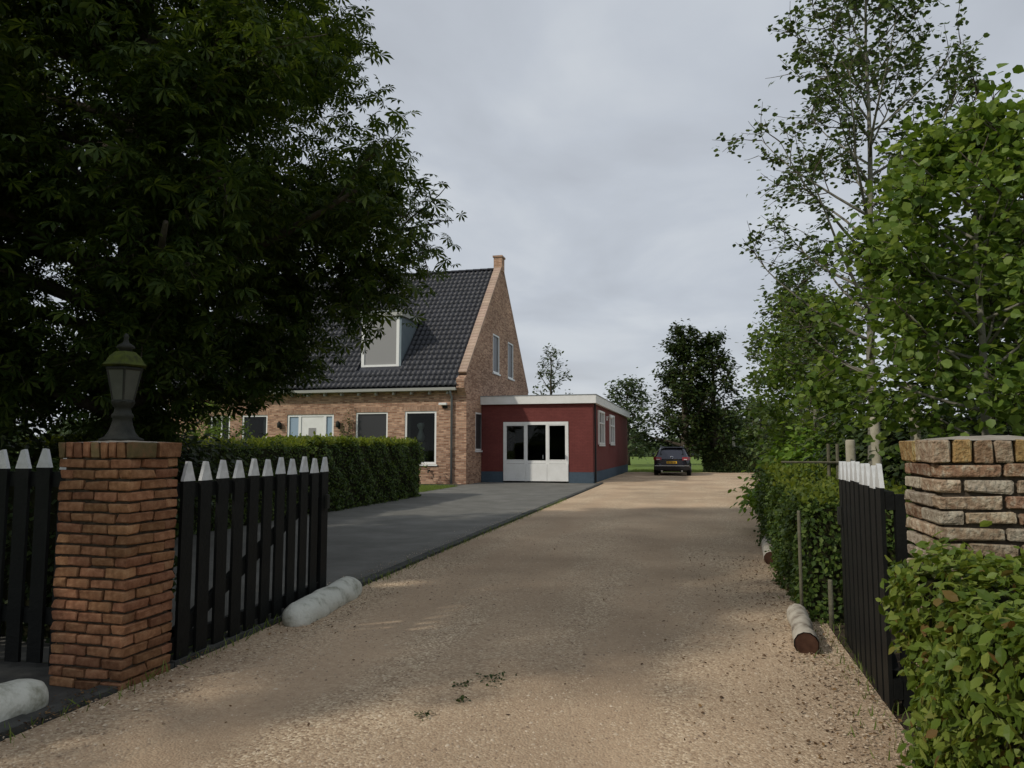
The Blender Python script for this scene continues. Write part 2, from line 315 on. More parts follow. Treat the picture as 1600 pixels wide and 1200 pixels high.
# leaf templates: x = length, y = width, z = up
def leaf_template(kind):
    if kind == 'simple':      # pointed oval, folded on its midrib
        V = [(0,0,0),(.28,.25,.03),(.62,.26,.04),(1,0,-.08),(.62,-.26,.04),(.28,-.25,.03),(.5,0,-.03)]
        F = [(0,6,1),(1,6,2),(2,6,3),(0,5,6),(5,4,6),(4,3,6)]
    elif kind == 'round':     # poplar / lime: broad with a tip
        V = [(0,0,0),(.22,.40,.04),(.6,.42,.06),(1,0,-.1),(.6,-.42,.06),(.22,-.40,.04),(.5,0,-.03)]
        F = [(0,6,1),(1,6,2),(2,6,3),(0,5,6),(5,4,6),(4,3,6)]
    elif kind == 'tiny': V = [(0,0,0),(.5,.32,.06),(1,0,0),(.5,-.32,.06)]; F = [(0,2,1),(0,3,2)]
    elif kind == 'blade': V = [(0,.05,0),(0,-.05,0),(.6,.035,.1),(.6,-.035,.1),(1,0,.28)]; F = [(0,1,3,2),(2,3,4)]
    elif kind == 'palm':      # horse chestnut: seven drooping leaflets
        V = []; F = []
        for a, l in ((-125,.6),(-80,.78),(-38,.92),(0,1.0),(38,.92),(80,.78),(125,.6)):
            c, s_ = math.cos(R(a)), math.sin(R(a)); i = len(V)
            for x, y, z in ((.02,0,0),(.66,.15,-.1),(1,0,-.38),(.66,-.15,-.1),(.62,0,-.15)):
                V.append(((x*c-y*s_)*l, (x*s_+y*c)*l, z*l))
            F += [(i,i+4,i+1),(i+4,i+2,i+1),(i,i+3,i+4),(i+4,i+3,i+2)]
    return np.array(V, float), F
TPL = {k: leaf_template(k) for k in ('simple', 'round', 'tiny', 'blade', 'palm')}

def frames(nrm, tan):
    nrm = nrm/np.maximum(np.linalg.norm(nrm, axis=1, keepdims=True), 1e-6)
    tan = tan-nrm*np.sum(nrm*tan, axis=1, keepdims=True)
    tan = tan/np.maximum(np.linalg.norm(tan, axis=1, keepdims=True), 1e-6)
    return nrm, tan, np.cross(nrm, tan)
def np_mesh(name, verts, faces_by_n, mat, smooth=False):
    me = bpy.data.meshes.new(name); me.vertices.add(len(verts)); me.vertices.foreach_set('co', verts.astype(np.float32).ravel())
    loops = np.concatenate([f.ravel() for f in faces_by_n]); cnt = np.concatenate([np.full(len(f), f.shape[1]) for f in faces_by_n])
    start = np.concatenate([[0], np.cumsum(cnt)[:-1]])
    me.loops.add(len(loops)); me.loops.foreach_set('vertex_index', loops.astype(np.int32))
    me.polygons.add(len(cnt)); me.polygons.foreach_set('loop_start', start.astype(np.int32))
    if smooth: me.polygons.foreach_set('use_smooth', np.ones(len(cnt), bool))
    me.materials.append(mat); me.update(calc_edges=True); return me
def leaf_mesh(name, kind, pos, nrm, tan, size, mat):
    V, F = TPL[kind]; n, t, b = frames(nrm, tan)
    W = pos[:, None, :] + size[:, None, None]*(V[None, :, 0:1]*t[:, None, :]+V[None, :, 1:2]*b[:, None, :]+V[None, :, 2:3]*n[:, None, :])
    N, k = len(pos), len(V); groups = []
    for m_ in sorted({len(f) for f in F}):
        fa = np.array([f for f in F if len(f) == m_]); groups.append((fa[None]+(np.arange(N)*k)[:, None, None]).reshape(-1, m_))
    return np_mesh(name, W.reshape(-1, 3), groups, mat)
CAMF = np.array([-math.sin(YAW), math.cos(YAW), 0]); CAMR = np.array([math.cos(YAW), math.sin(YAW), 0])
def foliage(parent, name, kind, pos, nrm, tan, size, mat, n_parts=0, stuff=True, leaf_name='leaf'):
    """one mesh for the mass of leaves; the n_parts leaves that show largest become leaf objects of their own"""
    keep = np.ones(len(pos), bool); idx = []
    if n_parts:
        dep = pos@CAMF; lat = pos@CAMR; zz_ = pos[:, 2]-1.45
        ok = (dep > .5) & (np.abs(lat) < .70*dep) & (zz_ < .61*dep) & (zz_ > -.44*dep)
        sc = np.where(ok, size/np.maximum(dep, .1), 0)
        nn, tt, bb = frames(nrm, tan); sc = sc*(.3+np.abs(np.sum(nn*pos/np.linalg.norm(pos, axis=1, keepdims=True), axis=1)))
        idx = [i for i in np.argsort(-sc)[:n_parts] if sc[i] > 0]; keep[idx] = False
    o = link(name, leaf_mesh(name, kind, pos[keep], nrm[keep], tan[keep], size[keep], mat), parent)
    if stuff: o['kind'] = 'stuff'
    if len(idx):
        V, F = TPL[kind]; me = bpy.data.meshes.new(leaf_name); me.from_pydata([tuple(v) for v in V], [], F); me.materials.append(mat); me.update()
        for i in idx:
            s_ = size[i]; mw = Matrix(((tt[i][0]*s_, bb[i][0]*s_, nn[i][0]*s_, pos[i][0]), (tt[i][1]*s_, bb[i][1]*s_, nn[i][1]*s_, pos[i][1]), (tt[i][2]*s_, bb[i][2]*s_, nn[i][2]*s_, pos[i][2]), (0, 0, 0, 1)))
            q = bpy.data.objects.new(leaf_name, me); COL.objects.link(q); q.parent = o; q.matrix_basis = mw
    return o

# ------------------------------------------------------------------ ground, drive, paving
def sheet(name, pts, z, mat, th=.05):
    mb = MB(); mb.quad(*[(x, y, z) for x, y in pts]); return struct(name, mb, mat)
sheet('ground', [(-600, -300), (600, -300), (600, 900), (-600, 900)], 0, M['grassland'])
sheet('planting_bed', [(.75, 3.9), (6.5, 3.9), (6.5, 42), (1.05, 42), (1.05, 14), (.85, 8)], .004, M['soil'])
sheet('shady_garden_soil', [(-24, 4.0), (-8.3, 4.0), (-8.3, 21.2), (-9.6, 21.2), (-24, 15)], .004, M['soil'])
sheet('asphalt_forecourt', [(-8.2, 4.1), (-3.62, 4.1), (-3.72, 29.75), (-8.85, 29.75), (-8.85, 22.3), (-8.55, 21.2), (-8.2, 20.4)], .008, M['asphalt'])
sheet('house_path', [(-24, 26.2), (-8.86, 26.2), (-8.86, 27.69), (-24, 27.69)], .012, M['paving'])
sheet('verge_paving', [(-12, 1.2), (-3.5, 1.2), (-3.5, 4.09), (-12, 4.09)], .008, M['paving'])
# gravel drive with a slightly uneven surface
rng = np.random.default_rng(5)
def drive_edge(y):
    l = np.interp(y, [-4, 4, 12, 27.6, 29.76, 29.78, 43.5], [-3.32, -3.32, -3.46, -3.6, -3.66, -4.02, -4.02]); r_ = np.interp(y, [-4, 3.2, 6, 10, 16, 26, 43.5], [1.6, 1.0, 1.0, 1.1, 1.35, 2.6, 4.2]); return l, r_
ys = np.concatenate([np.linspace(-4, 29.75, 110), np.linspace(29.8, 43.5, 30)]); nx = 24; vv = []
for y in ys:
    l, r_ = drive_edge(y)
    for k in range(nx+1):
        x = l+(r_-l)*k/nx; rut = -.018*math.exp(-((x+2.35)/.4)**2)-.018*math.exp(-((x+.45)/.4)**2)
        edge = min(k, nx-k, 3)/3
        vv.append((x, y, .022+edge*(rut+.02+.008*math.sin(x*3.1+y*.7)*math.cos(y*1.3))))
ff = [(j*(nx+1)+k, j*(nx+1)+k+1, (j+1)*(nx+1)+k+1, (j+1)*(nx+1)+k) for j in range(len(ys)-1) for k in range(nx)]
me = bpy.data.meshes.new('gravel_driveway'); me.from_pydata(vv, [], ff); me.materials.append(M['gravel']); me.polygons.foreach_set('use_smooth', [True]*len(ff))
drive = link('gravel_driveway', me); drive['kind'] = 'structure'
def drive_z(x, y):
    rut = -.018*np.exp(-((x+2.35)/.4)**2)-.018*np.exp(-((x+.45)/.4)**2); return .042+rut+.008*np.sin(x*3.1+y*.7)*np.cos(y*1.3)
# dark concrete edging between asphalt and gravel, laid in lengths
edging = bpy.data.objects.new('edging_strip', None); COL.objects.link(edging); edging['kind'] = 'structure'
y = 1.2
while y < 29.5:
    x0 = np.interp(y, [-4, 4, 12, 27.6, 29.76], [-3.32, -3.32, -3.46, -3.6, -3.66])-.09; x1 = np.interp(y+1, [-4, 4, 12, 27.6, 29.76], [-3.32, -3.32, -3.46, -3.6, -3.66])-.09
    mb = MB(); dz = random.Random(int(y*10)).uniform(-.006, .006); yy1 = min(y+.99, 29.7)
    mb.prism([(x0-.06, y, -.05), (x0+.07, y, -.05), (x0+.07, y, .05+dz), (x0-.06, y, .05+dz)], (x1-x0, yy1-y, 0)); part('edging_stone', mb, M['edging'], edging); y += 1.0
# loose pebbles near the camera
def pebbles(n, seed):
    g = np.random.default_rng(seed); u = g.random(n); yy = 1.2+11*u**1.7
    l, r_ = drive_edge(yy); t = g.random(n); xx = l+.02+(r_-l-.04)*t
    dens = .5+.5*np.sin(xx*2.1+1.5*np.sin(yy*.9))*np.cos(xx*1.1-yy*.35)
    k = g.random(n) < .25+.75*dens; xx, yy = xx[k], yy[k]; n = len(xx)
    s = g.uniform(.004, .011, n)*(1+.6*(g.random(n) < .06)); V = np.array([(1,0,0),(-.2,.9,0),(-.9,-.1,0),(.1,-.85,0),(.1,.05,.6)], float); F = np.array([(0,1,4),(1,2,4),(2,3,4),(3,0,4)])
    V = V[None]*g.uniform(.65, 1.3, (n, 1, 3)); a = g.uniform(0, 6.28, n); ca, sa = np.cos(a)[:, None], np.sin(a)[:, None]
    W = np.stack([V[:, :, 0]*ca-V[:, :, 1]*sa, V[:, :, 0]*sa+V[:, :, 1]*ca, V[:, :, 2]], 2)*s[:, None, None]
    W += np.stack([xx, yy, np.full(n, 0.)], 1)[:, None, :]; W[:, :, 2] += drive_z(xx, yy)[:, None]-.001
    return np_mesh('loose_gravel', W.reshape(-1, 3), [(F[None]+(np.arange(n)*5)[:, None, None]).reshape(-1, 3)], M['pebble'])
pb = link('loose_gravel', pebbles(52000, 3))
g_ = np.random.default_rng(8); n_ = 1600; sy_ = 4+14*g_.random(n_)**1.4; sp_ = np.stack([np.interp(sy_, [4, 12, 28], [-3.5, -3.64, -3.78])-np.abs(g_.normal(0, .16, n_)), sy_, np.full(n_, .012)], 1)
tag(link('spilled_gravel', leaf_mesh('spilled_gravel', 'round', sp_, np.array([0, 0, 1.0])+g_.normal(0, .4, (n_, 3)), g_.normal(0, 1, (n_, 3)), g_.uniform(.006, .016, n_), M['pebble'])), 'stray gravel stones spilled over the edging onto the asphalt', 'gravel', kind='stuff'); tag(pb, 'loose pale stones scattered over the near gravel drive', 'gravel', kind='stuff')

# ------------------------------------------------------------------ house
house = thing('brick_house', 'brick house with steep dark tiled roof, brick gable and dormer', 'house', (-16, 33, 0))
HX1, HX0, HY0, HY1 = -8.9, -23.0, 27.7, 38.8
EZ, RZ, RY = 3.9, 10.05, 33.25
KS = (RZ-3.95)/(RY-27.4)                     # roof slope
def roof_z(yy): return 3.95+(yy-27.4)*KS if yy <= RY else 3.95+(2*RY-27.4-yy)*KS

def wall(mb, P, W, top, openings, tops=(), depth=.12, z0=0):
    """P(u,w,z) maps wall coords (w outward) to the world; columns split at openings"""
    us = sorted({0, W, *tops, *[o[0] for o in openings], *[o[1] for o in openings]})
    for a, b in zip(us, us[1:]):
        hs = sorted([(o[2], o[3]) for o in openings if o[0] <= a+1e-6 and o[1] >= b-1e-6]); z = z0
        for c, d in hs: mb.quad(P(a,0,z), P(b,0,z), P(b,0,c), P(a,0,c)); z = d
        mb.quad(P(a,0,z), P(b,0,z), P(b,0,top(b)), P(a,0,top(a)))
    for a, b, c, d in openings:
        mb.quad(P(a,0,c), P(a,-depth,c), P(a,-depth,d), P(a,0,d)); mb.quad(P(b,-depth,c), P(b,0,c), P(b,0,d), P(b,-depth,d))
        mb.quad(P(a,-depth,d), P(b,-depth,d), P(b,0,d), P(a,0,d)); mb.quad(P(a,0,c), P(b,0,c), P(b,-depth,c), P(a,-depth,c))
def pbox(mb, P, u0, u1, w0, w1, z0, z1):
    c = [P(u,w,z) for z in (z0, z1) for (u, w) in ((u0,w0),(u1,w0),(u1,w1),(u0,w1))]; i = len(mb.v); mb.v += [tuple(q) for q in c]
    mb.f += [(i,i+3,i+2,i+1),(i+4,i+5,i+6,i+7),(i,i+1,i+5,i+4),(i+1,i+2,i+6,i+5),(i+2,i+3,i+7,i+6),(i+3,i,i+4,i+7)]
def PF(y): return lambda u, w, z: (u, y-w, z)                 # faces -Y, u = world x
def PS(x): return lambda u, w, z: (x+w, u, z)                 # faces +X, u = world y
def window(par, P, u0, u1, z0, z1, glass, fw=.07, dep=.07, frame=None, bars_h=(), bars_v=(), sill=True, inner=.05):
    frame = frame or M['frame_white']; mb = MB(); e = .003; w0, w1 = -dep-.05, -dep+.045
    pbox(mb, P, u0+e, u0+fw, w0, w1, z0+e, z1-e); pbox(mb, P, u1-fw, u1-e, w0, w1, z0+e, z1-e)
    pbox(mb, P, u0+fw, u1-fw, w0, w1-.002, z0+e, z0+fw); pbox(mb, P, u0+fw, u1-fw, w0, w1-.002, z1-fw, z1-e)
    for b in bars_h: pbox(mb, P, u0+fw, u1-fw, w0+.01, w1-.006, b-.03, b+.03)
    for b in bars_v: pbox(mb, P, b-.03, b+.03, w0+.01, w1-.009, z0+fw, z1-fw)
    f = part('window', mb, frame, par)
    hz = [z0+fw]+[v for b in sorted(bars_h) for v in (b-.03, b+.03)]+[z1-fw]; vz = [u0+fw]+[v for b in sorted(bars_v) for v in (b-.03, b+.03)]+[u1-fw]
    k = 0
    for i in range(0, len(hz), 2):
        for j in range(0, len(vz), 2):
            g = MB(); pbox(g, P, vz[j]+.001, vz[j+1]-.001, -dep-.03, -dep-.01, hz[i]+.001, hz[i+1]-.001)
            part('pane', g, glass[k % len(glass)] if isinstance(glass, list) else glass, f); k += 1
    if sill:
        s_ = MB(); pbox(s_, P, u0-.06, u1+.06, -dep+.046, .06, z0-.07, z0-.004); part('sill', s_, frame, f)
    return f

Pf = PF(HY0); Pg = PS(HX1)
f_open = [(-20.75, -19.75, .85, 2.85), (-19.15, -17.9, .85, 2.87), (-16.95, -14.75, .12, 2.87), (-13.74, -12.3, 1.6, 2.93), (-11.55, -10.17, .8, 2.95)]
mb = MB(); wall(mb, lambda u, w, z: Pf(u+HX0, w, z), HX1-HX0, lambda u: EZ, [(a-HX0, b-HX0, c, d) for a, b, c, d in f_open]); part('front_wall', mb, M['house_brick'], house)
g_open = [(28.95, 30.0, 1.35, 2.95), (31.62, 32.75, 4.9, 6.7), (34.35, 35.45, 4.9, 6.7)]
def gtop(u): return max(EZ, min(roof_z(u+HY0)+.24, 10.2))
mb = MB(); wall(mb, lambda u, w, z: Pg(u+HY0, w, z), HY1-HY0, gtop, [(a-HY0, b-HY0, c, d) for a, b, c, d in g_open], tops=(RY-HY0,))
# inner face and rear of the gable so that it has thickness
mb.quad(*[(HX1-.32, HY0+u, gtop(u)) for u in (0, RY-HY0, HY1-HY0)], (HX1-.32, HY1, 3), (HX1-.32, HY0+.01, 3))
part('gable_wall', mb, M['house_brick'], house)
mb = MB(); mb.quad((HX0, HY1, 0), (HX0, HY1, EZ), (HX1, HY1, EZ), (HX1, HY1, 0)); part('rear_wall', mb, M['house_brick'], house)
mb = MB(); mb.quad((HX0, HY0, 0), (HX0, HY0, EZ), (HX0, RY, RZ), (HX0, HY1, EZ), (HX0, HY1, 0)); part('side_wall', mb, M['house_brick'], house)
for a, b, c, d in f_open: mb = MB(); pbox(mb, Pf, a-.1, b+.1, -.02, .004, d, d+.21); part('lintel', mb, M['lintel_brick'], house)
for a, b, c, d in g_open: mb = MB(); pbox(mb, Pg, a-.1, b+.1, -.02, .004, d, d+.16); part('lintel', mb, M['lintel_brick'], house)
w_a = window(house, Pf, *f_open[0], M['clear_glass'], bars_v=(-20.2,)); w_b = window(house, Pf, *f_open[1], M['clear_glass'])
window(house, Pf, *f_open[3], [M['glass'], M['blind']], bars_h=(1.83,)); w_c = window(house, Pf, *f_open[4], M['clear_glass'], fw=.085)
window(house, Pg, *g_open[0], M['blind'], dep=.05); window(house, Pg, *g_open[1], M['blind'], dep=.05); window(house, Pg, *g_open[2], M['blind'], dep=.05)
def curtain(par, u0, u1, z0, z1, yy):
    mb = MB(); n = 22
    for k in range(n):
        a, b = u0+(u1-u0)*k/n, u0+(u1-u0)*(k+1)/n; f = lambda q: yy+.03*math.sin((q-u0)*48)
        mb.quad((a, f(a), z0), (b, f(b), z0), (b, f(b), z1), (a, f(a), z1))
    part('curtain', mb, M['curtain'], par, True)
curtain(w_a, -20.7, -20.45, .9, 2.82, 27.95); curtain(w_a, -20.0, -19.78, .9, 2.82, 27.95); curtain(w_b, -18.25, -17.93, .9, 2.84, 27.95); curtain(w_b, -19.13, -18.98, .9, 2.84, 27.95)
curtain(w_c, -11.53, -11.4, .85, 2.92, 27.97)
mb = MB(); mb.box(HX0+.2, HX1-.4, 27.83, 33.0, 3.0, 3.05); mb.box(HX0+.2, HX1-.4, 27.83, 33.0, .01, .06); mb.quad((HX0+.2, 33, 0), (HX1-.4, 33, 0), (HX1-.4, 33, 3), (HX0+.2, 33, 3))
part('room_interior', mb, M['room'], house)
vt = thing('pale_form', 'pale curved vase standing inside the tall front window', 'form', (-10.95, 27.98, 1.72))  # pale turned form on a stand behind the pane
mb = MB(); mb.box(-11.2, -10.7, 27.86, 28.2, .06, 1.72); part('stand', mb, M['room'], vt)
mb = MB(); mb.lathe((-10.95, 28.0, 1.722), [(.1, 0), (.15, .08), (.17, .2), (.1, .36), (.07, .46), (.14, .58), (.17, .68), (.1, .76)], 14); part('form_body', mb, M['white'], vt, True)
# front door with sidelights
a, b, c, d = f_open[2]; mb = MB()
for u0, u1 in ((a+.003, a+.09), (-16.42, -16.3), (-15.24, -15.12), (b-.09, b-.003)): pbox(mb, Pf, u0, u1, -.12, -.03, c+.003, d-.003)
pbox(mb, Pf, a+.09, -16.42, -.12, -.032, d-.09, d-.003); pbox(mb, Pf, -16.3, -15.24, -.12, -.032, d-.09, d-.003); pbox(mb, Pf, -15.12, b-.09, -.12, -.032, d-.09, d-.003)
dr = part('door_frame', mb, M['frame_white'], house)
for u0, u1 in ((a+.091, -16.421), (-15.119, b-.091)): g = MB(); pbox(g, Pf, u0, u1, -.1, -.08, c+.004, d-.091); part('side_light', g, M['blue_glass'], dr)
dd = MB(); pbox(dd, Pf, -16.298, -15.242, -.11, -.06, c+.01, d-.095); do = part('door', dd, M['white'], house)
g = MB(); pbox(g, Pf, -15.95, -15.6, -.062, -.052, 1.05, 2.3); part('door_pane', g, M['light_blind'], do)
g = MB(); pbox(g, Pf, -15.36, -15.3, -.06, -.0, 1.1, 1.35); part('handle', g, M['zinc'], do)
mb = MB(); pbox(mb, Pf, -17.2, -14.5, .005, .6, .013, .11); bevel(part('doorstep', mb, M['paving'], house), .01)
# eaves: fascia, gutter with brackets, downpipe
mb = MB(); prof = [(0, -.0), (-.02, -.09), (-.08, -.13), (-.15, -.11), (-.17, 0)]
mb.prism([(HX0, 27.44+py, 3.87+pz) for py, pz in prof], (HX1-.34-HX0, 0, 0)); gut = part('gutter', mb, M['gutter'], house)
mb = MB(); mb.box(HX0, HX1-.34, 27.41, 27.696, 3.76, 3.81); part('soffit', mb, M['gutter'], house)
for k in range(18): mb = MB(); x = HX1-.75-k*.78; mb.box(x-.03, x+.03, 27.46, 27.694, 3.62, 3.757); part('gutter_bracket', mb, M['gutter'], house)
mb = MB(); mb.tube([(-9.5, 27.4, 3.76), (-9.5, 27.5, 3.6), (-9.5, 27.62, 3.5), (-9.5, 27.63, .02)], [.045]*4, 10); part('downpipe', mb, M['zinc'], house, True)
# roof: underlay slab then pantiles
mb = MB(); x0, x1 = HX0-.1, HX1-.325
for sgn in (0, 1):
    ya = 27.4 if not sgn else 2*RY-27.4
    mb.quad((x0, ya, 3.93), (x1, ya, 3.93), (x1, RY, RZ-.02), (x0, RY, RZ-.02)); mb.quad((x0, ya, 3.85), (x0, RY, RZ-.12), (x1, RY, RZ-.12), (x1, ya, 3.85))
roof = part('roof', mb, M['tile'], house)
ang = math.atan(KS); SL = (RY-27.4)/math.cos(ang); TW = .225; rows = 25; TL = SL/rows
def tile_mesh():
    t = MB(); n = 7; L_ = TL+.06; pts = []
    for k in range(n):
        u = k/(n-1); x = u*(TW+.03); z = .032*math.cos((u*1.15-.12)*2*math.pi)
        pts.append((x, z))
    for x, z in pts: t.v.append((x, 0, z+.03))
    for x, z in pts: t.v.append((x, L_, z+.004))
    for x, z in pts: t.v.append((x, 0, z+.008))
    for k in range(n-1): t.f.append((k, k+1, n+k+1, n+k)); t.f.append((k, 2*n+k, 2*n+k+1, k+1))
    return t.mesh('roof_tile', M['tile'], True)
tme = tile_mesh(); cols = int((x1-x0)/TW)
DX0, DX1, DY, DZ0, DZ1 = -13.85, -12.05, 28.36, 4.84, 7.05     # dormer
rot = Matrix.Rotation(ang, 4, 'X'); tile_v = np.empty(len(tme.vertices)*3, np.float32); tme.vertices.foreach_get('co', tile_v); tile_v = tile_v.reshape(-1, 3)
rest = []; rnd = random.Random(2); single = 0
for c in range(cols):
    for r_ in range(rows):
        X = x1-(c+1)*TW-.015; s_ = r_*TL; Y = 27.36+s_*math.cos(ang); Z = 3.93+s_*math.sin(ang)+.02
        if DX0-.3 < X < DX1-.0 and Y > DY-.3 and Z < DZ1-.1: continue
        mw = Matrix.Translation((X, Y, Z)) @ Matrix.Rotation(rnd.uniform(-.006, .006), 4, 'Z') @ Matrix.Rotation(ang+rnd.uniform(-.008, .008), 4, 'X')
        if single < 300 and c < 14:
            q = bpy.data.objects.new('roof_tile', tme); COL.objects.link(q); q.parent = roof; q.matrix_basis = mw; single += 1
        else: rest.append(np.array(mw))
for c in range(cols):                       # rear slope, never in view from the front
    for r_ in range(0, rows):
        s_ = r_*TL; mw = Matrix.Translation((x1-c*TW-.02, 2*RY-27.36-s_*math.cos(ang), 3.95+s_*math.sin(ang))) @ Matrix.Rotation(math.pi, 4, 'Z') @ Matrix.Rotation(ang, 4, 'X'); rest.append(np.array(mw))
A = np.array(rest); W = np.einsum('nij,vj->nvi', A[:, :3, :3], tile_v)+A[:, None, :3, 3]
fq = np.array([tuple(p.vertices) for p in tme.polygons]); kv = len(tile_v)
ro = link('roof_tiling', np_mesh('roof_tiling', W.reshape(-1, 3), [(fq[None]+(np.arange(len(A))*kv)[:, None, None]).reshape(-1, 4)], M['tile'], True), roof); ro['kind'] = 'stuff'
rm = MB(); n = 7; rl = .42
for y_, rr in ((0, .125), (rl, .11)):
    for k in range(n): t_ = math.pi*k/(n-1); rm.v.append((y_, rr*math.cos(t_), rr*math.sin(t_)*.85))
for k in range(n-1): rm.f.append((k, k+1, n+k+1, n+k))
rm.f.append(tuple(range(n))); rme = rm.mesh('ridge_tile', M['tile'], True); x = x1-.4
while x > x0: q = bpy.data.objects.new('ridge_tile', rme); COL.objects.link(q); q.parent = roof; q.location = (x, RY, RZ+.02); x -= .37
# gable coping in brick, shoulder stones and the stub at the top
cme = MB(); cme.box(-.17, .18, .004, .2, -.03, .06); cme = cme.mesh('coping_brick', M['coping_brick'])
nco = int(SL/.21)
for side in (0, 1):
    for k in range(nco):
        s_ = k*SL/nco; yy = 27.66+s_*math.cos(ang)*.985
        mw = Matrix.Translation((HX1-.16, yy, roof_z(yy)+.25)) @ Matrix.Rotation(ang, 4, 'X')
        if side: mw = Matrix.Translation((HX1-.16, 2*RY-yy, roof_z(yy)+.25)) @ Matrix.Rotation(math.pi, 4, 'Z') @ Matrix.Rotation(ang, 4, 'X')
        if yy > RY-.15: continue
        q = bpy.data.objects.new('coping_brick', cme); COL.objects.link(q); q.parent = house; q.matrix_parent_inverse = house.matrix_basis.inverted(); q.matrix_basis = mw
mb = MB(); mb.box(HX1-.36, HX1+.04, RY-.26, RY+.26, 9.95, 10.62); mb.box(HX1-.4, HX1+.08, RY-.31, RY+.31, 10.62, 10.7); part('gable_stub', mb, M['house_brick'], house)
mb = MB(); mb.prism([(HX1-.34, HY0-.002, 3.55), (HX1-.34, HY0-.3, 3.85), (HX1-.34, HY0-.32, 4.2), (HX1-.34, HY0+.25, 4.5), (HX1-.34, HY0+.25, 3.55)], (.345, 0, 0)); part('gable_shoulder', mb, M['house_brick'], house)
# dormer
P = PF(DY); dm = MB()
dm.quad((DX1, DY, DZ0), (DX1, 30.35, DZ1), (DX1, DY, DZ1)); dm.quad((DX0, DY, DZ0), (DX0, DY, DZ1), (DX0, 30.35, DZ1)); dm.quad((DX0, DY+.06, DZ0), (DX1, DY+.06, DZ0), (DX1, DY+.06, DZ1), (DX0, DY+.06, DZ1))
dor = part('dormer', dm, M['slate_zinc'], house)
mb = MB(); pbox(mb, P, DX0+.0, DX0+.13, -.05, .03, DZ0+.02, DZ1); pbox(mb, P, DX1-.19, DX1-.06, -.05, .03, DZ0+.02, DZ1)
pbox(mb, P, DX0+.13, DX1-.19, -.05, .028, DZ0+.02, DZ0+.15); pbox(mb, P, DX0+.13, DX1-.19, -.05, .028, DZ1-.13, DZ1); part('dormer_window_frame', mb, M['frame_white'], dor)
mb = MB(); pbox(mb, P, DX0+.13, DX1-.19, -.04, -.01, DZ0+.15, DZ1-.13); part('dormer_pane', mb, M['light_blind'], dor)
mb = MB(); pbox(mb, P, DX1-.059, DX1+.03, -.03, .02, DZ0-.02, DZ1); part('dormer_corner_board', mb, M['slate_zinc'], dor)
mb = MB(); mb.box(DX0-.1, DX1+.12, DY-.16, 31.0, DZ1+.002, DZ1+.2); part('dormer_roof', mb, M['gutter'], dor)
mb = MB(); mb.box(DX0-.12, DX1+.14, DY-.2, 31.05, DZ1+.2, DZ1+.24); part('dormer_roof_edge', mb, M['zinc'], dor)
mb = MB(); mb.quad((DX0-.1, DY-.32, DZ0-.30+.05), (DX1+.08, DY-.32, DZ0-.30+.05), (DX1+.08, DY+.02, DZ0+.06), (DX0-.1, DY+.02, DZ0+.06)); part('lead_apron', mb, M['zinc'], dor)
# lamps and alarm on the front
for x, nm in ((-17.25, 'left of the front door'), (-14.5, 'right of the front door')):
    t = thing('wall_lamp', 'small black wall lamp ' + nm, 'lamp', (x, HY0-.02, 2.3), 'lamps by the front door')
    mb = MB(); mb.box(x-.05, x+.05, HY0-.025, HY0-.004, 2.25, 2.5); part('back_plate', mb, M['iron'], t)
    mb = MB(); mb.lathe((x, HY0-.13, 2.3), [(.03, 0), (.08, .02), (.09, .2), (.03, .28)], 10); part('shade', mb, M['iron'], t, True)
    mb = MB(); mb.box(x-.015, x+.015, HY0-.12, HY0-.02, 2.5, 2.54); part('arm', mb, M['iron'], t)
t = thing('outdoor_light', 'white floodlight under the gutter beside the tall window', 'light', (-9.85, HY0-.02, 3.2))
mb = MB(); mb.box(-10.02, -9.68, HY0-.2, HY0-.05, 3.17, 3.27); bevel(part('housing', mb, M['white'], t), .02)
mb = MB(); mb.box(-9.9, -9.7, HY0-.06, HY0-.004, 3.05, 3.16); part('sensor', mb, M['iron'], t)
t = thing('hose_tap', 'small dark outdoor tap low on the brick wall beside the hedge', 'tap', (-10.45, HY0, .5))
mb = MB(); mb.tube([(-10.45, HY0-.004, .55), (-10.45, HY0-.15, .55), (-10.45, HY0-.17, .45)], [.03]*3, 8); part('spout', mb, M['iron'], t)
mb = MB(); mb.box(-10.52, -10.38, HY0-.12, HY0-.08, .6, .63); part('handle', mb, M['iron'], t)

# ------------------------------------------------------------------ annex
annex = thing('flat_roofed_annex', 'dark red painted brick annex with flat roof and white fascia', 'annex', (-6.5, 37, 0))
AX0, AX1, AY0, AY1, AZ = -8.895, -4.1, 29.8, 45.4, 3.36
Pa = PF(AY0); Pb = PS(AX1)
ao = [(-7.92, -5.12, .46, 2.55)]; bo = [(31.4, 33.4, 1.6, 3.1), (35.7, 37.6, 1.65, 3.1)]
mb = MB(); wall(mb, lambda u, w, z: Pa(u+AX0, w, z), AX1-AX0, lambda u: AZ, [(a-AX0, b-AX0, c, d) for a, b, c, d in ao], z0=.46); part('front_wall', mb, M['red_brick'], annex)
mb = MB(); wall(mb, lambda u, w, z: Pb(u+AY0, w, z), AY1-AY0, lambda u: AZ, [(a-AY0, b-AY0, c, d) for a, b, c, d in bo], z0=.46); part('side_wall', mb, M['red_brick'], annex)
mb = MB(); mb.quad((AX0, AY1, 0), (AX0, AY1, AZ), (AX1, AY1, AZ), (AX1, AY1, 0)); part('rear_wall', mb, M['red_brick'], annex)
mb = MB(); pbox(mb, Pa, AX0, -7.923, -.12, .012, 0, .458); part('plinth', mb, M['plinth'], annex)
mb = MB(); pbox(mb, Pa, -5.117, AX1-.122, -.12, .012, 0, .458); part('plinth', mb, M['plinth'], annex)
mb = MB(); pbox(mb, Pb, AY0-.012, AY1, -.12, .012, 0, .457); part('plinth', mb, M['plinth'], annex)
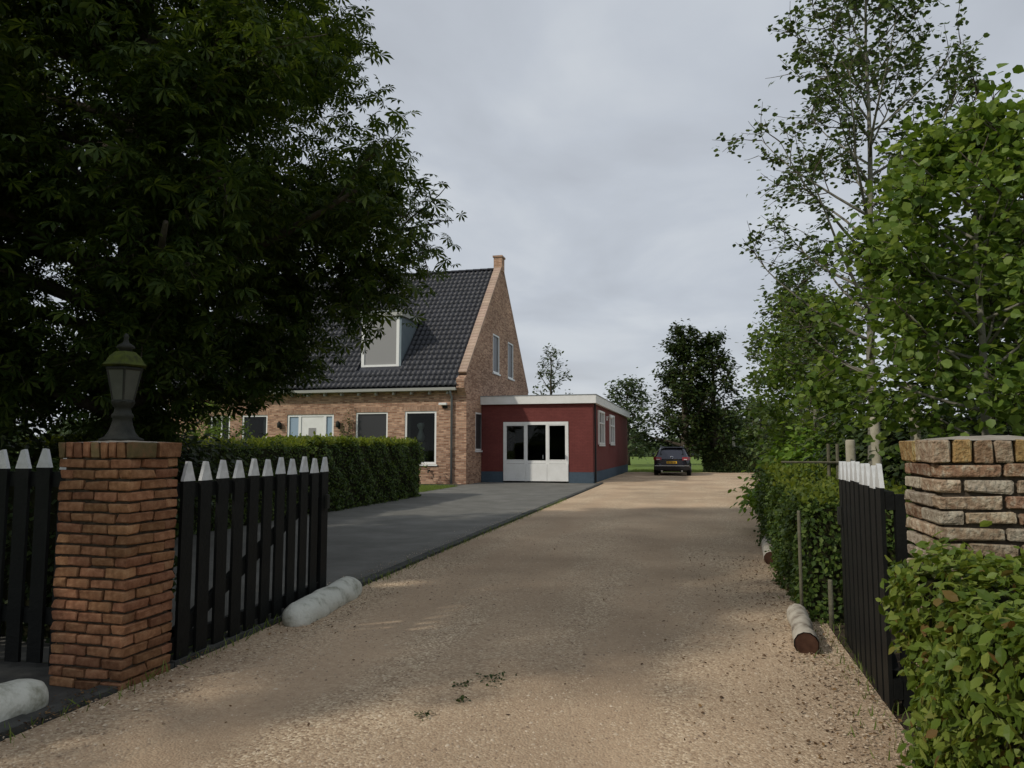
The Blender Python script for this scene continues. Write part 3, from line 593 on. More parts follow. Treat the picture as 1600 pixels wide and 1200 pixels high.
mb = MB(); mb.box(AX0, AX1+.16, AY0-.16, AY0-.02, 3.3, 3.64); part('fascia', mb, M['white'], annex)
mb = MB(); mb.box(AX1+.02, AX1+.16, AY0-.02, AY1+.15, 3.3, 3.64); part('fascia', mb, M['white'], annex)
mb = MB(); mb.box(AX0, AX1+.02, AY0-.02, AY1+.1, 3.362, 3.6); part('flat_roof', mb, M['zinc'], annex)
mb = MB(); mb.box(AX0, AX1+.18, AY0-.18, AY1+.17, 3.642, 3.67); part('roof_trim', mb, M['zinc'], annex)
# folding white doors: posts, three panes, three panels
mb = MB(); a, b = -7.92, -5.12; d1, d2 = -6.93, -6.02
for u0, u1 in ((a+.003, a+.11), (d1-.06, d1+.06), (d2-.06, d2+.06), (b-.11, b-.003)): pbox(mb, Pa, u0, u1, -.1, .02, .06, 2.547)
for u0, u1 in ((a+.11, d1-.06), (d1+.06, d2-.06), (d2+.06, b-.11)): pbox(mb, Pa, u0, u1, -.1, .018, 2.42, 2.547); pbox(mb, Pa, u0, u1, -.1, .018, .8, .93)
gd = part('door_frame', mb, M['white'], annex)
for k, (u0, u1) in enumerate(((a+.11, d1-.06), (d1+.06, d2-.06), (d2+.06, b-.11))):
    mb = MB(); ee = .0 if k == 1 else .08
    g = MB(); pbox(g, Pa, u0+.001, u1-.001, -.06, -.03, .93, 2.42); part('pane', g, M['clear_glass'], gd)
    if k != 1:
        s_ = MB(); pbox(s_, Pa, u0+.002, u0+.03, -.029, .01, .935, 2.415); pbox(s_, Pa, u1-.03, u1-.002, -.029, .01, .935, 2.415); pbox(s_, Pa, u0+.03, u1-.03, -.029, .01, .935, .965); pbox(s_, Pa, u0+.03, u1-.03, -.029, .01, 2.385, 2.415); part('sash', s_, M['white'], gd)
for k, (u0, u1) in enumerate(((a+.01, d1-.004), (d1+.004, d2-.004), (d2+.004, b-.01))):
    g = MB(); pbox(g, Pa, u0, u1, .021, .05, .07, .79); bevel(part('door_panel', g, M['white'], gd), .008)
mb = MB(); pbox(mb, Pa, a, b, -.12, -.1, 0, .46); part('threshold', mb, M['car_trim'], gd)
mb = MB(); mb.box(AX0+.1, AX1-.2, 30.0, 35.5, .01, .05); mb.quad((AX0+.1, 35.5, 0), (AX1-.2, 35.5, 0), (AX1-.2, 35.5, 3.3), (AX0+.1, 35.5, 3.3)); part('room_interior', mb, M['room'], annex)
for u in (-6.2, -5.25): g = MB(); pbox(g, Pa, u, u+.025, .051, .09, 1.0, 1.16); part('door_handle', g, M['zinc'], gd)
for (a, b, c, d) in bo: window(annex, Pb, a, b, c, d, [M['glass'], M['light_blind']], dep=-.03, fw=.09, bars_h=(2.55,), bars_v=((a+b)/2,))
mb = MB(); mb.tube([(AX1+.07, AY0+.25, 3.3), (AX1+.07, AY0+.25, .02)], [.04]*2, 8); part('downpipe', mb, M['car_trim'], annex)
t = thing('wall_spotlight', 'white spotlight on the red side wall between its windows', 'light', (AX1+.1, 34.6, 2.9))
mb = MB(); mb.box(AX1+.004, AX1+.05, 34.5, 34.7, 2.75, 2.95); part('base', mb, M['white'], t)
mb = MB(); mb.lathe((AX1+.2, 34.6, 2.82), [(.05, 0), (.1, .04), (.1, .12), (.04, .16)], 10); part('lamp_head', mb, M['white'], t, True)
mb = MB(); mb.box(AX1+.05, AX1+.2, 34.58, 34.62, 2.93, 2.96); part('arm', mb, M['white'], t)

# ------------------------------------------------------------------ gate pillars, brick by brick
def brick_variants(lx, ly, lz, mat, n, seed, jit=.009):
    r_ = random.Random(seed); res = []
    for k in range(n):
        m_ = MB(); c = .0015                 # worn, chamfered box: 24 verts via inset corners
        pts = []
        for sz in (-1, 1):
            for sx, sy in ((-1,-1),(1,-1),(1,1),(-1,1)):
                j = lambda: r_.uniform(-jit, jit)
                pts.append((sx*(lx/2-c)+j()*.6, sy*(ly/2-c)+j()*.6, sz*lz/2+j()*.4))
        import bmesh
        bm = bmesh.new(); vs_ = [bm.verts.new(p) for p in pts]
        for f in ((0,3,2,1),(4,5,6,7),(0,1,5,4),(1,2,6,5),(2,3,7,6),(3,0,4,7)): bm.faces.new([vs_[i] for i in f])
        bmesh.ops.bevel(bm, geom=bm.edges[:], offset=.006, segments=1, affect='EDGES', profile=.5)
        for v in bm.verts: v.co += Vector((r_.uniform(-.003, .003), r_.uniform(-.003, .003), r_.uniform(-.0025, .0025)))
        me = bpy.data.meshes.new('brick'); bm.to_mesh(me); bm.free(); me.materials.append(mat)
        res.append(me)
    return res
def pillar(name, label, X0, X1, Y0, Y1, mats, capmats, seed, top_h=1.386, stretch=.2, cuts=(.36, .70), cw=.066, dome_h=.016):
    r_ = random.Random(seed); t = thing(name, label, 'pillar', ((X0+X1)/2, (Y0+Y1)/2, 0), 'brick gate pillars')
    mb = MB(); mb.box(X0+.03, X1-.03, Y0+.03, Y1-.03, -.05, top_h+.09); part('mortar_core', mb, M['mortar'], t)
    cache = {}
    def put(cx, cy, cz, lx, ly, lz, ms):
        k = (round(lx, 3), round(ly, 3), round(lz, 3), ms[0].name)
        if k not in cache: cache[k] = [v for m_ in ms for v in brick_variants(lx, ly, lz, m_, 4, len(cache)+seed)]
        me = r_.choice(cache[k]); q = bpy.data.objects.new('brick', me); COL.objects.link(q); q.parent = t; q.matrix_parent_inverse = t.matrix_basis.inverted()
        q.location = (cx+r_.uniform(-.003, .003), cy+r_.uniform(-.003, .003), cz+r_.uniform(-.002, .002)); q.rotation_euler = (r_.uniform(-.015, .015), r_.uniform(-.02, .02), r_.uniform(-.02, .02))
        if r_.random() < .5: q.rotation_euler.z += math.pi
    n = 21; ch = top_h/n; D = .1; J = .013
    for c in range(n):
        z = (c+.5)*ch; h = ch-J-.001; odd = c % 2
        ms = mats if (c > n-6 or len(mats) > 2) else mats[:1]
        W = X1-X0; Hh = Y1-Y0
        def run(a0, a1, first=None):
            L_ = a1-a0; k = max(1, round(L_/stretch)); seg = L_/k
            return [(a0+i*seg, a0+(i+1)*seg) for i in range(k)]
        def runx(odd_):
            if odd_: return run(X0+D, X1-D)
            s3 = [X0, *[X0+W*q_ for q_ in cuts], X1]; return list(zip(s3, s3[1:]))
        for a, b in runx(odd):
            for yc in (Y0+D/2, Y1-D/2): put((a+b)/2, yc, z, b-a-J, D, h, ms)
        ylist = run(Y0, Y1) if odd else run(Y0+D, Y1-D)
        for a, b in ylist:
            for xc in (X0+D/2, X1-D/2): put(xc, (a+b)/2, z, D, b-a-J, h, ms)
    # standing course on top
    sh = .1; z = top_h+sh/2; nk = round((X1-X0+.03)/cw); seg = (X1-X0+.03)/nk
    for k in range(nk):
        cx = X0-.015+(k+.5)*seg
        for yc in (Y0+.095, Y1-.095): put(cx, yc, z, seg-.009, .205, sh-.006, capmats)
    ny = max(1, round((Y1-Y0-.40)/.066))
    if Y1-Y0-.40 > .04:
        sg = (Y1-Y0-.40)/ny
        for k in range(ny):
            for xc in (X0+.09, X1-.09): put(xc, Y0+.2+(k+.5)*sg, z, .205, sg-.008, sh-.006, capmats)
    mb = MB(); N = 10; g = np.random.default_rng(seed)
    vs_ = [[(X0+.0+(X1-X0)*i/N, Y0+.0+(Y1-Y0)*j/N, top_h+.098+dome_h*math.sin(math.pi*i/N)*math.sin(math.pi*j/N)+g.uniform(-.003, .003)) for i in range(N+1)] for j in range(N+1)]
    for j in range(N):
        for i in range(N): mb.quad(vs_[j][i], vs_[j][i+1], vs_[j+1][i+1], vs_[j+1][i])
    part('mortar_cap', mb, M['cap_mortar'], t)
    return t
pillar('gate_pillar', 'orange brown brick gate pillar carrying the lantern, beside the open black gate', -3.86, -3.32, 3.71, 4.14, [M['pillar_brick'], M['mossy_brick']], [M['mossy_brick'], M['pillar_brick']], 11)
pillar('gate_pillar', 'weathered pale brick gate pillar with lichen behind the leafy hedge', .99, 1.59, 3.45, 3.97, [M['lichen_brick'], M['grey_brick'], M['red_old_brick']], [M['lichen_brick'], M['red_old_brick'], M['ochre_brick']], 12, stretch=.26, cuts=(.42,), cw=.082, dome_h=.022)

# ------------------------------------------------------------------ lantern on the pillar
lx, ly, lz = -3.62, 3.95, 1.495
LS = .86
lan = thing('pillar_lantern', 'old cast iron lantern with mossy roof standing on the brick pillar', 'lantern', (lx, ly, lz))
mb = MB(); mb.lathe((lx, ly, lz), [(.19, 0), (.195, .015), (.15, .03), (.115, .07), (.09, .13), (.082, .17), (.095, .18), (.095, .2), (.078, .215), (.07, .25), (.085, .26), (.1, .285), (.105, .3)], 14); part('pedestal', mb, M['iron'], lan, True)
b0, b1, r0, r1 = .30, .545, .098, .165; hexp = lambda r_, z, k: Vector((lx+r_*math.cos(R(60*k+12)), ly+r_*math.sin(R(60*k+12)), lz+z))
for k in range(6):
    A_, B_, C_, D_ = hexp(r0, b0, k), hexp(r0, b0, k+1), hexp(r1, b1, k+1), hexp(r1, b1, k)
    nrm = (B_-A_).cross(D_-A_).normalized()*.004
    mb = MB(); mb.prism([A_, B_, C_, D_], tuple(nrm)); part('lantern_pane', mb, M['lamp_glass'], lan)
    mb = MB(); mb.tube([A_, D_], [.01, .012], 5); part('lantern_bar', mb, M['iron'], lan)
for z, r_ in ((b0, r0), (b1, r1)):
    mb = MB(); mb.lathe((lx, ly, lz+z-.012), [(r_+.01, 0), (r_+.018, .01), (r_+.01, .022)], 6, R(12)); part('lantern_ring', mb, M['iron'], lan)
mb = MB(); mb.lathe((lx, ly, lz+.56), [(.165, 0), (.215, .012), (.19, .03), (.155, .075), (.1, .115), (.05, .125)], 6, R(12)); part('lantern_roof', mb, M['moss_iron'], lan)
mb = MB(); mb.lathe((lx, ly, lz+.68), [(.055, 0), (.06, .02), (.085, .03), (.07, .05), (.03, .07), (.018, .1), (.026, .115), (.012, .14)], 10); part('finial', mb, M['iron'], lan, True)

for o_ in lan.children: o_.matrix_parent_inverse = Matrix.Diagonal((LS*.8, LS*.8, LS, 1)) @ lan.matrix_basis.inverted()

# ------------------------------------------------------------------ gates and fence
def picket_meshes(w, th, h, tip, seed):
    res = []; r_ = random.Random(seed)
    for k in range(3):
        b = MB(); b.box(-w/2, w/2, -th/2, th/2, 0, h-tip)
        t = MB(); j = r_.uniform(-.004, .004)
        t.prism([(-w/2-.001, -th/2-.0015, h-tip-.002), (w/2+.001, -th/2-.0015, h-tip-.002), (.015+j, -th/2-.0015, h+r_.uniform(-.006, .004)), (-.015+j, -th/2-.0015, h+r_.uniform(-.006, .004))], (0, th+.003, 0))
        res.append((b.mesh('picket', M['black_wood']), t.mesh('picket_tip', M['picket_white'])))
    return res
def picket_run(name, label, cat, P0, P1, n, w, h, tip, z0, brace=None, group=None, seed=0, rails=(.22, 1.02), side=-1, ztilt=0, gate=True):
    P0, P1 = Vector(P0), Vector(P1); t = thing(name, label, cat, (P0.x, P0.y, 0), group); d = (P1-P0); Lg = d.length; d.normalize(); a = math.atan2(d.y, d.x)
    B = Matrix.Translation((P0.x, P0.y, z0)) @ Matrix.Rotation(a, 4, 'Z'); pm = picket_meshes(w, .022, h, tip, seed); r_ = random.Random(seed)
    for k in range(n):
        u = (k+.5)*Lg/n; b, tp = pm[r_.randrange(3)]
        q = bpy.data.objects.new('picket', b); COL.objects.link(q); q.parent = t; q.matrix_parent_inverse = t.matrix_basis.inverted()
        q.matrix_basis = B @ Matrix.Translation((u, 0, r_.uniform(-.008, .008)+ztilt*u)) @ Matrix.Rotation(r_.uniform(-.006, .006), 4, 'Y')
        c = bpy.data.objects.new('picket_tip', tp); COL.objects.link(c); c.parent = q
    def beam(nm, u0, v0, u1, v1, hw, y0, y1):
        mb = MB(); dd_ = Vector((u1-u0, 0, v1-v0)).normalized(); nn_ = Vector((-dd_.z, 0, dd_.x))*hw
        p = [Vector((u0, y0, v0))-nn_, Vector((u1, y0, v1))-nn_, Vector((u1, y0, v1))+nn_, Vector((u0, y0, v0))+nn_]; mb.prism(p, (0, y1-y0, 0))
        me = mb.mesh(nm, M['black_wood']); q = link(nm, me, t, B); return q
    s = side
    for rz in rails: beam('rail', 0, rz, Lg, rz+ztilt*Lg, .05, s*.0125, s*.055)
    if brace: beam('brace', .06, rails[0]+.05, Lg-.06, rails[-1]-.06+ztilt*Lg, .05, s*.0125, s*.05)
    if gate:
        mb = MB(); mb.box(Lg-.045, Lg+.0, *sorted((s*.058, s*.11)), .03, h-tip-.03); link('stile', mb.mesh('stile', M['black_wood']), t, B)
        mb = MB(); mb.box(0, .06, *sorted((s*.058, s*.11)), .03, h-tip-.03); link('stile', mb.mesh('stile', M['black_wood']), t, B)
        mb = MB(); mb.box(Lg-.1, Lg-.05, *sorted((s*-.0125, s*-.035)), .85, .98); link('latch', mb.mesh('latch', M['iron']), t, B)
    return t
picket_run('picket_gate', 'open black picket gate leaf with white tips hinged on the lantern pillar', 'gate', (-3.37, 4.19, 0), (-3.42, 6.36, 0), 11, .122, 1.335, .135, .03, brace=True, group='driveway gate leaves', seed=4, side=1, rails=(.12, 1.13))
picket_run('picket_gate', 'open black picket gate leaf seen nearly edge on beside the lichen pillar', 'gate', (1.0, 4.42, 0), (1.06, 6.0, 0), 9, .13, 1.325, .13, .03, brace=True, group='driveway gate leaves', seed=6, side=-1, rails=(.12, 1.13))
picket_run('picket_fence', 'black picket fence with white tips left of the lantern pillar', 'fence', (-9.0, 3.98, 0), (-3.98, 3.98, 0), 28, .112, 1.40, .125, .04, seed=8, side=1, rails=(.3, 1.2), gate=False)
# close boarding behind the fence pickets
# ------------------------------------------------------------------ kerb blocks and logs
def capsule(name, label, P0, P1, rad, cat='kerb block', group=None):
    P0, P1 = Vector(P0), Vector(P1); d = P1-P0; Lg = d.length
    ts = [0, .015, .04, .08, .13]+list(np.linspace(.18, Lg-.18, 18))+[Lg-.13, Lg-.08, Lg-.04, Lg-.015, Lg]; mb = MB(); ph = len(label); rr = []
    for x in ts:
        e_ = min(x, Lg-x); q = 1 if e_ > .13 else math.sqrt(max(.1, 1-((.13-e_)/.135)**2)); q *= 1-.05*math.exp(-((x-.36*Lg)/.02)**2)-.05*math.exp(-((x-.68*Lg)/.02)**2)+.02*math.sin(x*9+ph)
        rr.append(q*rad)
    mb.tube([P0+d*(x/Lg) for x in ts], rr, 24)
    r_ = random.Random(ph); mb.v = [tuple(Vector(v)+Vector((math.sin(v[1]*17+v[2]*31+ph), 0, math.sin(v[0]*23+v[1]*13)))*.005+Vector((0, 0, r_.uniform(-.0015, .0015)))) for v in mb.v]
    o = link(name, mb.mesh(name, M['white_concrete'], True)); return tag(o, label, cat, group)
capsule('kerb_block', 'white rounded concrete block lying at the end of the open left gate', (-3.15, 5.3, .07), (-3.32, 6.7, .07), .135, group='white rounded kerb blocks')
capsule('kerb_block', 'white rounded concrete block at the left edge in front of the lantern pillar', (-3.62, 2.2, .075), (-3.58, 3.42, .075), .125, group='white rounded kerb blocks')
for k_, (x_, y_, rx_, ry_) in enumerate(((-3.12, 6.0, .3, 1.0), (-3.3, 3.9, .22, .7), (-3.45, 2.8, .25, .8))):
    g_ = np.random.default_rng(60+k_); n_ = 420; a_ = g_.uniform(0, 6.28, n_); q_ = np.sqrt(g_.random(n_)); xx_ = x_+rx_*q_*np.cos(a_); yy_ = y_+ry_*q_*np.sin(a_); zz_ = np.maximum(drive_z(xx_, yy_), .045)+.003
    tag(link('edge_litter', leaf_mesh('edge_litter', 'simple', np.stack([xx_, yy_, zz_], 1), np.array([0, 0, 1.0])+g_.normal(0, .3, (n_, 3)), g_.normal(0, 1, (n_, 3)), g_.uniform(.006, .022, n_), M['litter'])), ['dark debris around the white block by the left gate', 'dark debris at the foot of the lantern pillar', 'dark debris by the leftmost white block'][k_], 'leaf litter', kind='stuff')
def log(label, P0, P1, rad):
    P0, P1 = Vector(P0), Vector(P1); t = thing('log', label, 'log', P0, 'birch logs edging the drive'); d = P1-P0; mb = MB(); r_ = random.Random(rad)
    n = 8; pts = [P0+d*(k/n)+Vector((r_.uniform(-.008, .008), 0, r_.uniform(-.005, .005))) for k in range(n+1)]
    mb.tube(pts, [rad*r_.uniform(.93, 1.05) for _ in pts], 12, caps=False); part('bark', mb, M['birch'], t, True)
    for p, s in ((pts[0], -1), (pts[-1], 1)):
        mb = MB(); mb.tube([p-d.normalized()*.004*s, p+d.normalized()*.003*s], [rad*.94]*2, 12); part('cut_end', mb, M['log_end'], t)
log('pale birch log with dark cut end lying nearest the right gate', (.72, 5.5, .095), (.78, 6.45, .095), .082)
log('pale birch log beside the hedge further up the drive', (.86, 9.5, .105), (.98, 11.3, .105), .09)
log('farthest pale birch log by the leafy shrub', (1.02, 11.6, .105), (1.1, 13.0, .105), .09)

# ------------------------------------------------------------------ foliage builders
def hedge(name, label, x0, x1, y0, y1, z1, kind, size, n, mat, seed, n_parts=0, rough=.05, group=None, round_=.1, shoots=.06, z0=0, young=0):
    g = np.random.default_rng(seed); t = thing(name, label, 'hedge', ((x0+x1)/2, (y0+y1)/2, 0), group)
    c, h = np.array([(x0+x1)/2, (y0+y1)/2, (z0+z1)/2]), np.array([(x1-x0)/2, (y1-y0)/2, (z1-z0)/2])
    # core
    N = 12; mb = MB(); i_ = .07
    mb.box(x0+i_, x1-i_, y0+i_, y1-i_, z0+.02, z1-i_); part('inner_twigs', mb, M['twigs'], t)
    areas = np.array([h[1]*h[2], h[1]*h[2], h[0]*h[2], h[0]*h[2], h[0]*h[1]*1.2]); f = g.choice(5, n, p=areas/areas.sum())
    uv = g.uniform(-1, 1, (n, 3)); nr = np.zeros((n, 3))
    for k, (ax, s) in enumerate(((0, -1), (0, 1), (1, -1), (1, 1), (2, 1))): uv[f == k, ax] = s; nr[f == k, ax] = s
    p = uv*h
    # rounded edges
    lim = h-round_; q = np.clip(p, -lim, lim); q[:, 2] = np.clip(p[:, 2], -h[2], lim[2]); dlt = p-q; ln = np.linalg.norm(dlt, axis=1, keepdims=True); m_ = ln[:, 0] > 1e-6
    p[m_] = q[m_]+dlt[m_]/ln[m_]*np.minimum(ln[m_], round_); nr[m_] = .5*nr[m_]+.5*dlt[m_]/ln[m_]
    w = p+c; bump = np.sin(w[:, 0]*5.1+w[:, 2]*3.7)*np.sin(w[:, 1]*4.3+1.3)+.7*np.sin(w[:, 2]*9.1+w[:, 1]*7.7+w[:, 0]*8.3)
    w = w+nr*(rough*bump+g.normal(0, rough*.55, n)-.3*rough)[:, None]
    sh = g.random(n) < .03; w[sh] += nr[sh]*g.uniform(0, shoots, (sh.sum(), 1))+np.array([0, 0, 1])*g.uniform(0, shoots, (sh.sum(), 1))
    w[:, 2] = np.maximum(w[:, 2], z0+.02)
    nn = nr*.8+g.normal(0, .55, (n, 3))+np.array([0, 0, .35]); tt = g.normal(0, 1, (n, 3))+np.array([0, 0, -.2])+nr*.6
    foliage(t, 'foliage', kind, w, nn, tt, size*g.uniform(.6, 1.25, n), mat, n_parts)
    if young:  # top shoots coloured bright to imitate sun shining through the hedge crest
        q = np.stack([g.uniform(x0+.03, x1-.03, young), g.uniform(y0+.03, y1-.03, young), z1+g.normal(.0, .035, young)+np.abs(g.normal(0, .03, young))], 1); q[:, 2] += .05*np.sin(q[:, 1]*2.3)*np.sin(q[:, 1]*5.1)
        foliage(t, 'sunlit_tint_shoots', 'simple', q, g.normal(0, .7, (young, 3))+np.array([0, 0, .5]), g.normal(0, .5, (young, 3))+np.array([0, 0, 1.0]), size*1.2*g.uniform(.6, 1.3, young), M['leaf_sunlit_tint'])
    return t

def grow(g, p, d, Ls, nseg, wander, lift):
    pts = [np.array(p, float)]; d = np.array(d, float); d /= np.linalg.norm(d)
    for k in range(nseg):
        d = d+g.normal(0, wander, 3)+np.array([0, 0, lift*(k+1)/nseg]); d /= np.linalg.norm(d); pts.append(pts[-1]+d*Ls/nseg)
    return np.array(pts)
def perp_dir(g, d, ang):
    a = np.cross(d, g.normal(0, 1, 3)); a /= np.linalg.norm(a); return d*math.cos(ang)+a*math.sin(ang)
def tree(name, label, base, height, r0, c0, env, nprim, kind, lsize, nleaf, lmat, seed, bark='bark', up=.3, lift=-.1, n2=7, n3=4, n_parts=0, lean=(0, 0), spread=.12, group=None, droop=.3, wander=.12, cat='tree', trunk_top=.92, twig=.28, leafstart=.25, l2=.42, clip=None, fill=0, fill_env=None, nrand=.45):
    """env(t) gives crown radius at relative height t (0 at c0, 1 at top)"""
    g = np.random.default_rng(seed); t = thing(name, label, cat, (base[0], base[1], 0), group)
    bx, by = base; N = 12; tp = []
    for k in range(N+1):
        u = k/N; tp.append((bx+lean[0]*u+g.normal(0, .02*height/8)*(u > 0), by+lean[1]*u+g.normal(0, .02*height/8)*(u > 0), -.05+u*height*trunk_top))
    tp = np.array(tp); rad = [r0*(1.25 if k == 0 else 1)*(1-.9*k/N) for k in range(N+1)]
    mb = MB(); mb.tube(tp, rad, 10)
    mb2 = MB(); LP = []; LD = []
    for i in range(nprim):
        u = ((i+.5+g.uniform(-.4, .4))/nprim); z = c0+(height*trunk_top-c0)*u*.98; f = np.clip(z/(height*trunk_top), 0, 1)*N; k = min(int(f), N-1); p = tp[k]+(tp[k+1]-tp[k])*(f-k)
        a = i*2.39996+g.uniform(-.35, .35); rr = env(u)*g.uniform(.8, 1.08); el = up+g.uniform(-.15, .15)+u*.35
        d = np.array([math.cos(a)*math.cos(el), math.sin(a)*math.cos(el), math.sin(el)]); Ls = rr/max(.35, math.cos(el)); ns = 7
        b = grow(g, p, d, Ls, ns, wander*.6, lift)
        k_ = ns
        if clip is not None:
            ok_ = clip(b); k_ = ns if ok_.all() else max(1, int(np.argmin(ok_))-2) if ok_[0] else 1; b = np.array([b[0]+(b[min(int(s_*k_/ns), ns-1)]-b[0]) + (b[min(int(s_*k_/ns)+1, ns)]-b[min(int(s_*k_/ns), ns-1)])*(s_*k_/ns-int(s_*k_/ns)) for s_ in range(ns+1)]); Ls *= k_/ns
        br = max(.012, r0*.42*(1-.6*u)*min(1, Ls/2.5)); (mb.tube(b, [br*(1-.95*j/ns)+.003 for j in range(ns+1)], 6) if k_ > 2 else None)
        lv = [(b, .55)]
        for j in range(n2):
            s = g.uniform(.22, 1.0)*ns; jj = min(int(s), ns-1); q = b[jj]+(b[jj+1]-b[jj])*(s-jj); dd = b[jj+1]-b[jj]; dd /= np.linalg.norm(dd)
            if clip is not None and not clip(q[None])[0]: continue
            L2 = Ls*l2*g.uniform(.5, 1.1)*(1.15-.55*s/ns); c = grow(g, q, perp_dir(g, dd, g.uniform(.5, 1.15)), L2, 5, wander, lift*.8)
            if clip is not None and not clip(c[3][None])[0]: continue
            mb2.tube(c, [.012*(1-.7*m_/5)*(.5+r0*3) for m_ in range(6)], 4, caps=False)
            lv.append((c, leafstart))
            for m_ in range(n3):
                s2 = g.uniform(.25, 1)*5; q2 = min(int(s2), 4); o = c[q2]+(c[q2+1]-c[q2])*(s2-q2); d2 = c[q2+1]-c[q2]; d2 /= np.linalg.norm(d2)
                e_ = grow(g, o, perp_dir(g, d2, g.uniform(.4, 1.1)), max(twig*g.uniform(.6, 1.3), L2*.4), 3, wander, lift*.5)
                if clip is not None and not clip(e_[-1][None])[0]: continue
                mb2.tube(e_, [.006, .005, .004, .003], 3, caps=False); lv.append((e_, .1))
        for pl, s0 in lv:
            m_ = len(pl)-1
            for k2 in range(m_):
                if (k2+1)/m_ > s0: LP.append((pl[k2], pl[k2+1]))
    # leader shoot
    part('trunk', mb, M[bark], t, True); part('branches', mb2, M['bark'], t)['kind'] = 'stuff'
    S = np.array(LP); ln = np.linalg.norm(S[:, 1]-S[:, 0], axis=1); k = g.choice(len(S), nleaf, p=ln/ln.sum()); u = g.random((nleaf, 1))
    pos = S[k, 0]+(S[k, 1]-S[k, 0])*u+g.normal(0, spread, (nleaf, 3)); dirs = S[k, 1]-S[k, 0]; dirs /= np.linalg.norm(dirs, axis=1, keepdims=True)
    if clip is not None: m_ = clip(pos); pos, dirs = pos[m_], dirs[m_]
    if fill:
        zf = g.random(fill)**.9; rf_ = np.sqrt(g.random(fill))*np.array([env(z_) for z_ in zf])*.85; af = g.uniform(0, 6.2832, fill)
        fp = np.stack([bx+lean[0]*zf+rf_*np.cos(af), by+lean[1]*zf+rf_*np.sin(af), c0-.1+(height-c0)*zf], 1)
        if clip is not None: fp = fp[clip(fp)]
        fd = g.normal(0, 1, fp.shape); fd /= np.linalg.norm(fd, axis=1, keepdims=True); pos = np.concatenate([pos, fp]); dirs = np.concatenate([dirs, fd])
    n_ = len(pos); tan = dirs*.6+g.normal(0, .6, (n_, 3))+np.array([0, 0, -droop]); nr = np.array([0, 0, 1.0])+g.normal(0, nrand, (n_, 3))+dirs*.2
    foliage(t, 'crown', kind, pos, nr, tan, lsize*g.uniform(.6, 1.25, n_), lmat, n_parts); return t
def shrub(name, label, base, rx, ry, h, kind, lsize, n, mat, seed, n_parts=0, z0=.05, stems=14, group=None, cat='shrub'):
    g = np.random.default_rng(seed); t = thing(name, label, cat, (base[0], base[1], 0), group); mb = MB(); P_ = []
    for k in range(stems):
        a = g.uniform(0, 6.28); rr = math.sqrt(g.random()); tip = np.array([base[0]+rx*rr*math.cos(a), base[1]+ry*rr*math.sin(a), h*math.sqrt(max(.05, 1-.75*rr*rr))*g.uniform(.75, 1.05)])
        b0_ = np.array([base[0]+.25*rx*rr*math.cos(a), base[1]+.25*ry*rr*math.sin(a), 0]); pts = [b0_+(tip-b0_)*s+np.array([0, 0, .12*h*math.sin(math.pi*s)])+g.normal(0, .02, 3) for s in np.linspace(0, 1, 6)]
        mb.tube(pts, [.014, .012, .01, .008, .006, .003], 4, caps=False); P_.append(pts)
    part('stems', mb, M['bark'], t)
    P_ = np.array(P_); k = g.integers(0, stems, n); s = np.sqrt(g.random(n))*4.99; j = s.astype(int); q = P_[k, j]+(P_[k, j+1]-P_[k, j])*(s-j)[:, None]
    q = q+g.normal(0, 1, (n, 3))*np.array([rx, ry, h*.5])*.22; q[:, 2] = np.maximum(q[:, 2], z0)
    c = np.array([base[0], base[1], h*.35]); nr = (q-c)*.6+g.normal(0, .4, (n, 3))+np.array([0, 0, .6]); tan = (q-c)+g.normal(0, .5, (n, 3))+np.array([0, 0, -.4])
    foliage(t, 'foliage', kind, q, nr, tan, lsize*g.uniform(.6, 1.3, n), mat, n_parts); return t

# ------------------------------------------------------------------ trees: left
dome = lambda r_, p=.55: (lambda u: r_*(max(0, 1-u**1.7))**p*(.78+.22*min(1, u*5)))
def chestnut_env(p):
    r_ = np.hypot(p[:, 0]+7.3, p[:, 1]-8.0); a = np.arctan2(p[:, 1]-8.0, p[:, 0]+7.3)
    e_ = np.interp(p[:, 2]+.55*(1-np.cos(a-.6))/2, [1.7, 2.0, 2.3, 2.8, 3.3, 3.8, 4.6, 5.6, 6.6, 7.4, 9.5, 12], [.7, 1.6, 2.3, 2.95, 3.65, 4.5, 4.65, 4.15, 3.7, 3.3, 2.2, .5])
    return r_ < e_*(1+.05*np.sin(a*9+p[:, 2]*2.1)+.05*np.sin(a*17-p[:, 2]*3.7)+.03*np.sin(a*31+p[:, 2]*9))
tree('horse_chestnut_tree', 'huge dark horse chestnut overhanging the gate and house on the left', (-7.3, 8.0), 11.5, .3, 1.7, dome(5.0), 70, 'palm', .165, 34000, M['leaf_chestnut'], 21, up=.1, lift=-.05, n2=10, n3=4, n_parts=300, spread=.17, droop=.5, clip=chestnut_env, fill=9000)
tree('horse_chestnut_tree', 'second horse chestnut beyond the left edge shading the gateway', (-9.6, 1.6), 10.5, .28, 2.2, dome(4.6), 36, 'palm', .26, 8000, M['leaf_chestnut'], 22, up=.15, lift=-.12, n2=8, n3=3, spread=.16, droop=.5)
shrub('evergreen_shrub', 'dark evergreen shrub behind the black fence under the chestnut', (-9.6, 7.6), 1.8, 1.4, 2.3, 'simple', .13, 5200, M['leaf_dark'], 31, stems=26)
shrub('evergreen_shrub', 'dark shrub between the chestnut trunk and the lantern', (-8.6, 9.8), 1.6, 1.3, 1.9, 'simple', .12, 3600, M['leaf_dark'], 32, stems=22)
hedge('fence_hedge', 'dark hedge right behind the black picket fence', -10.5, -4.35, 4.5, 5.4, 1.3, 'tiny', .06, 13000, M['leaf_dark'], 40, rough=.06)
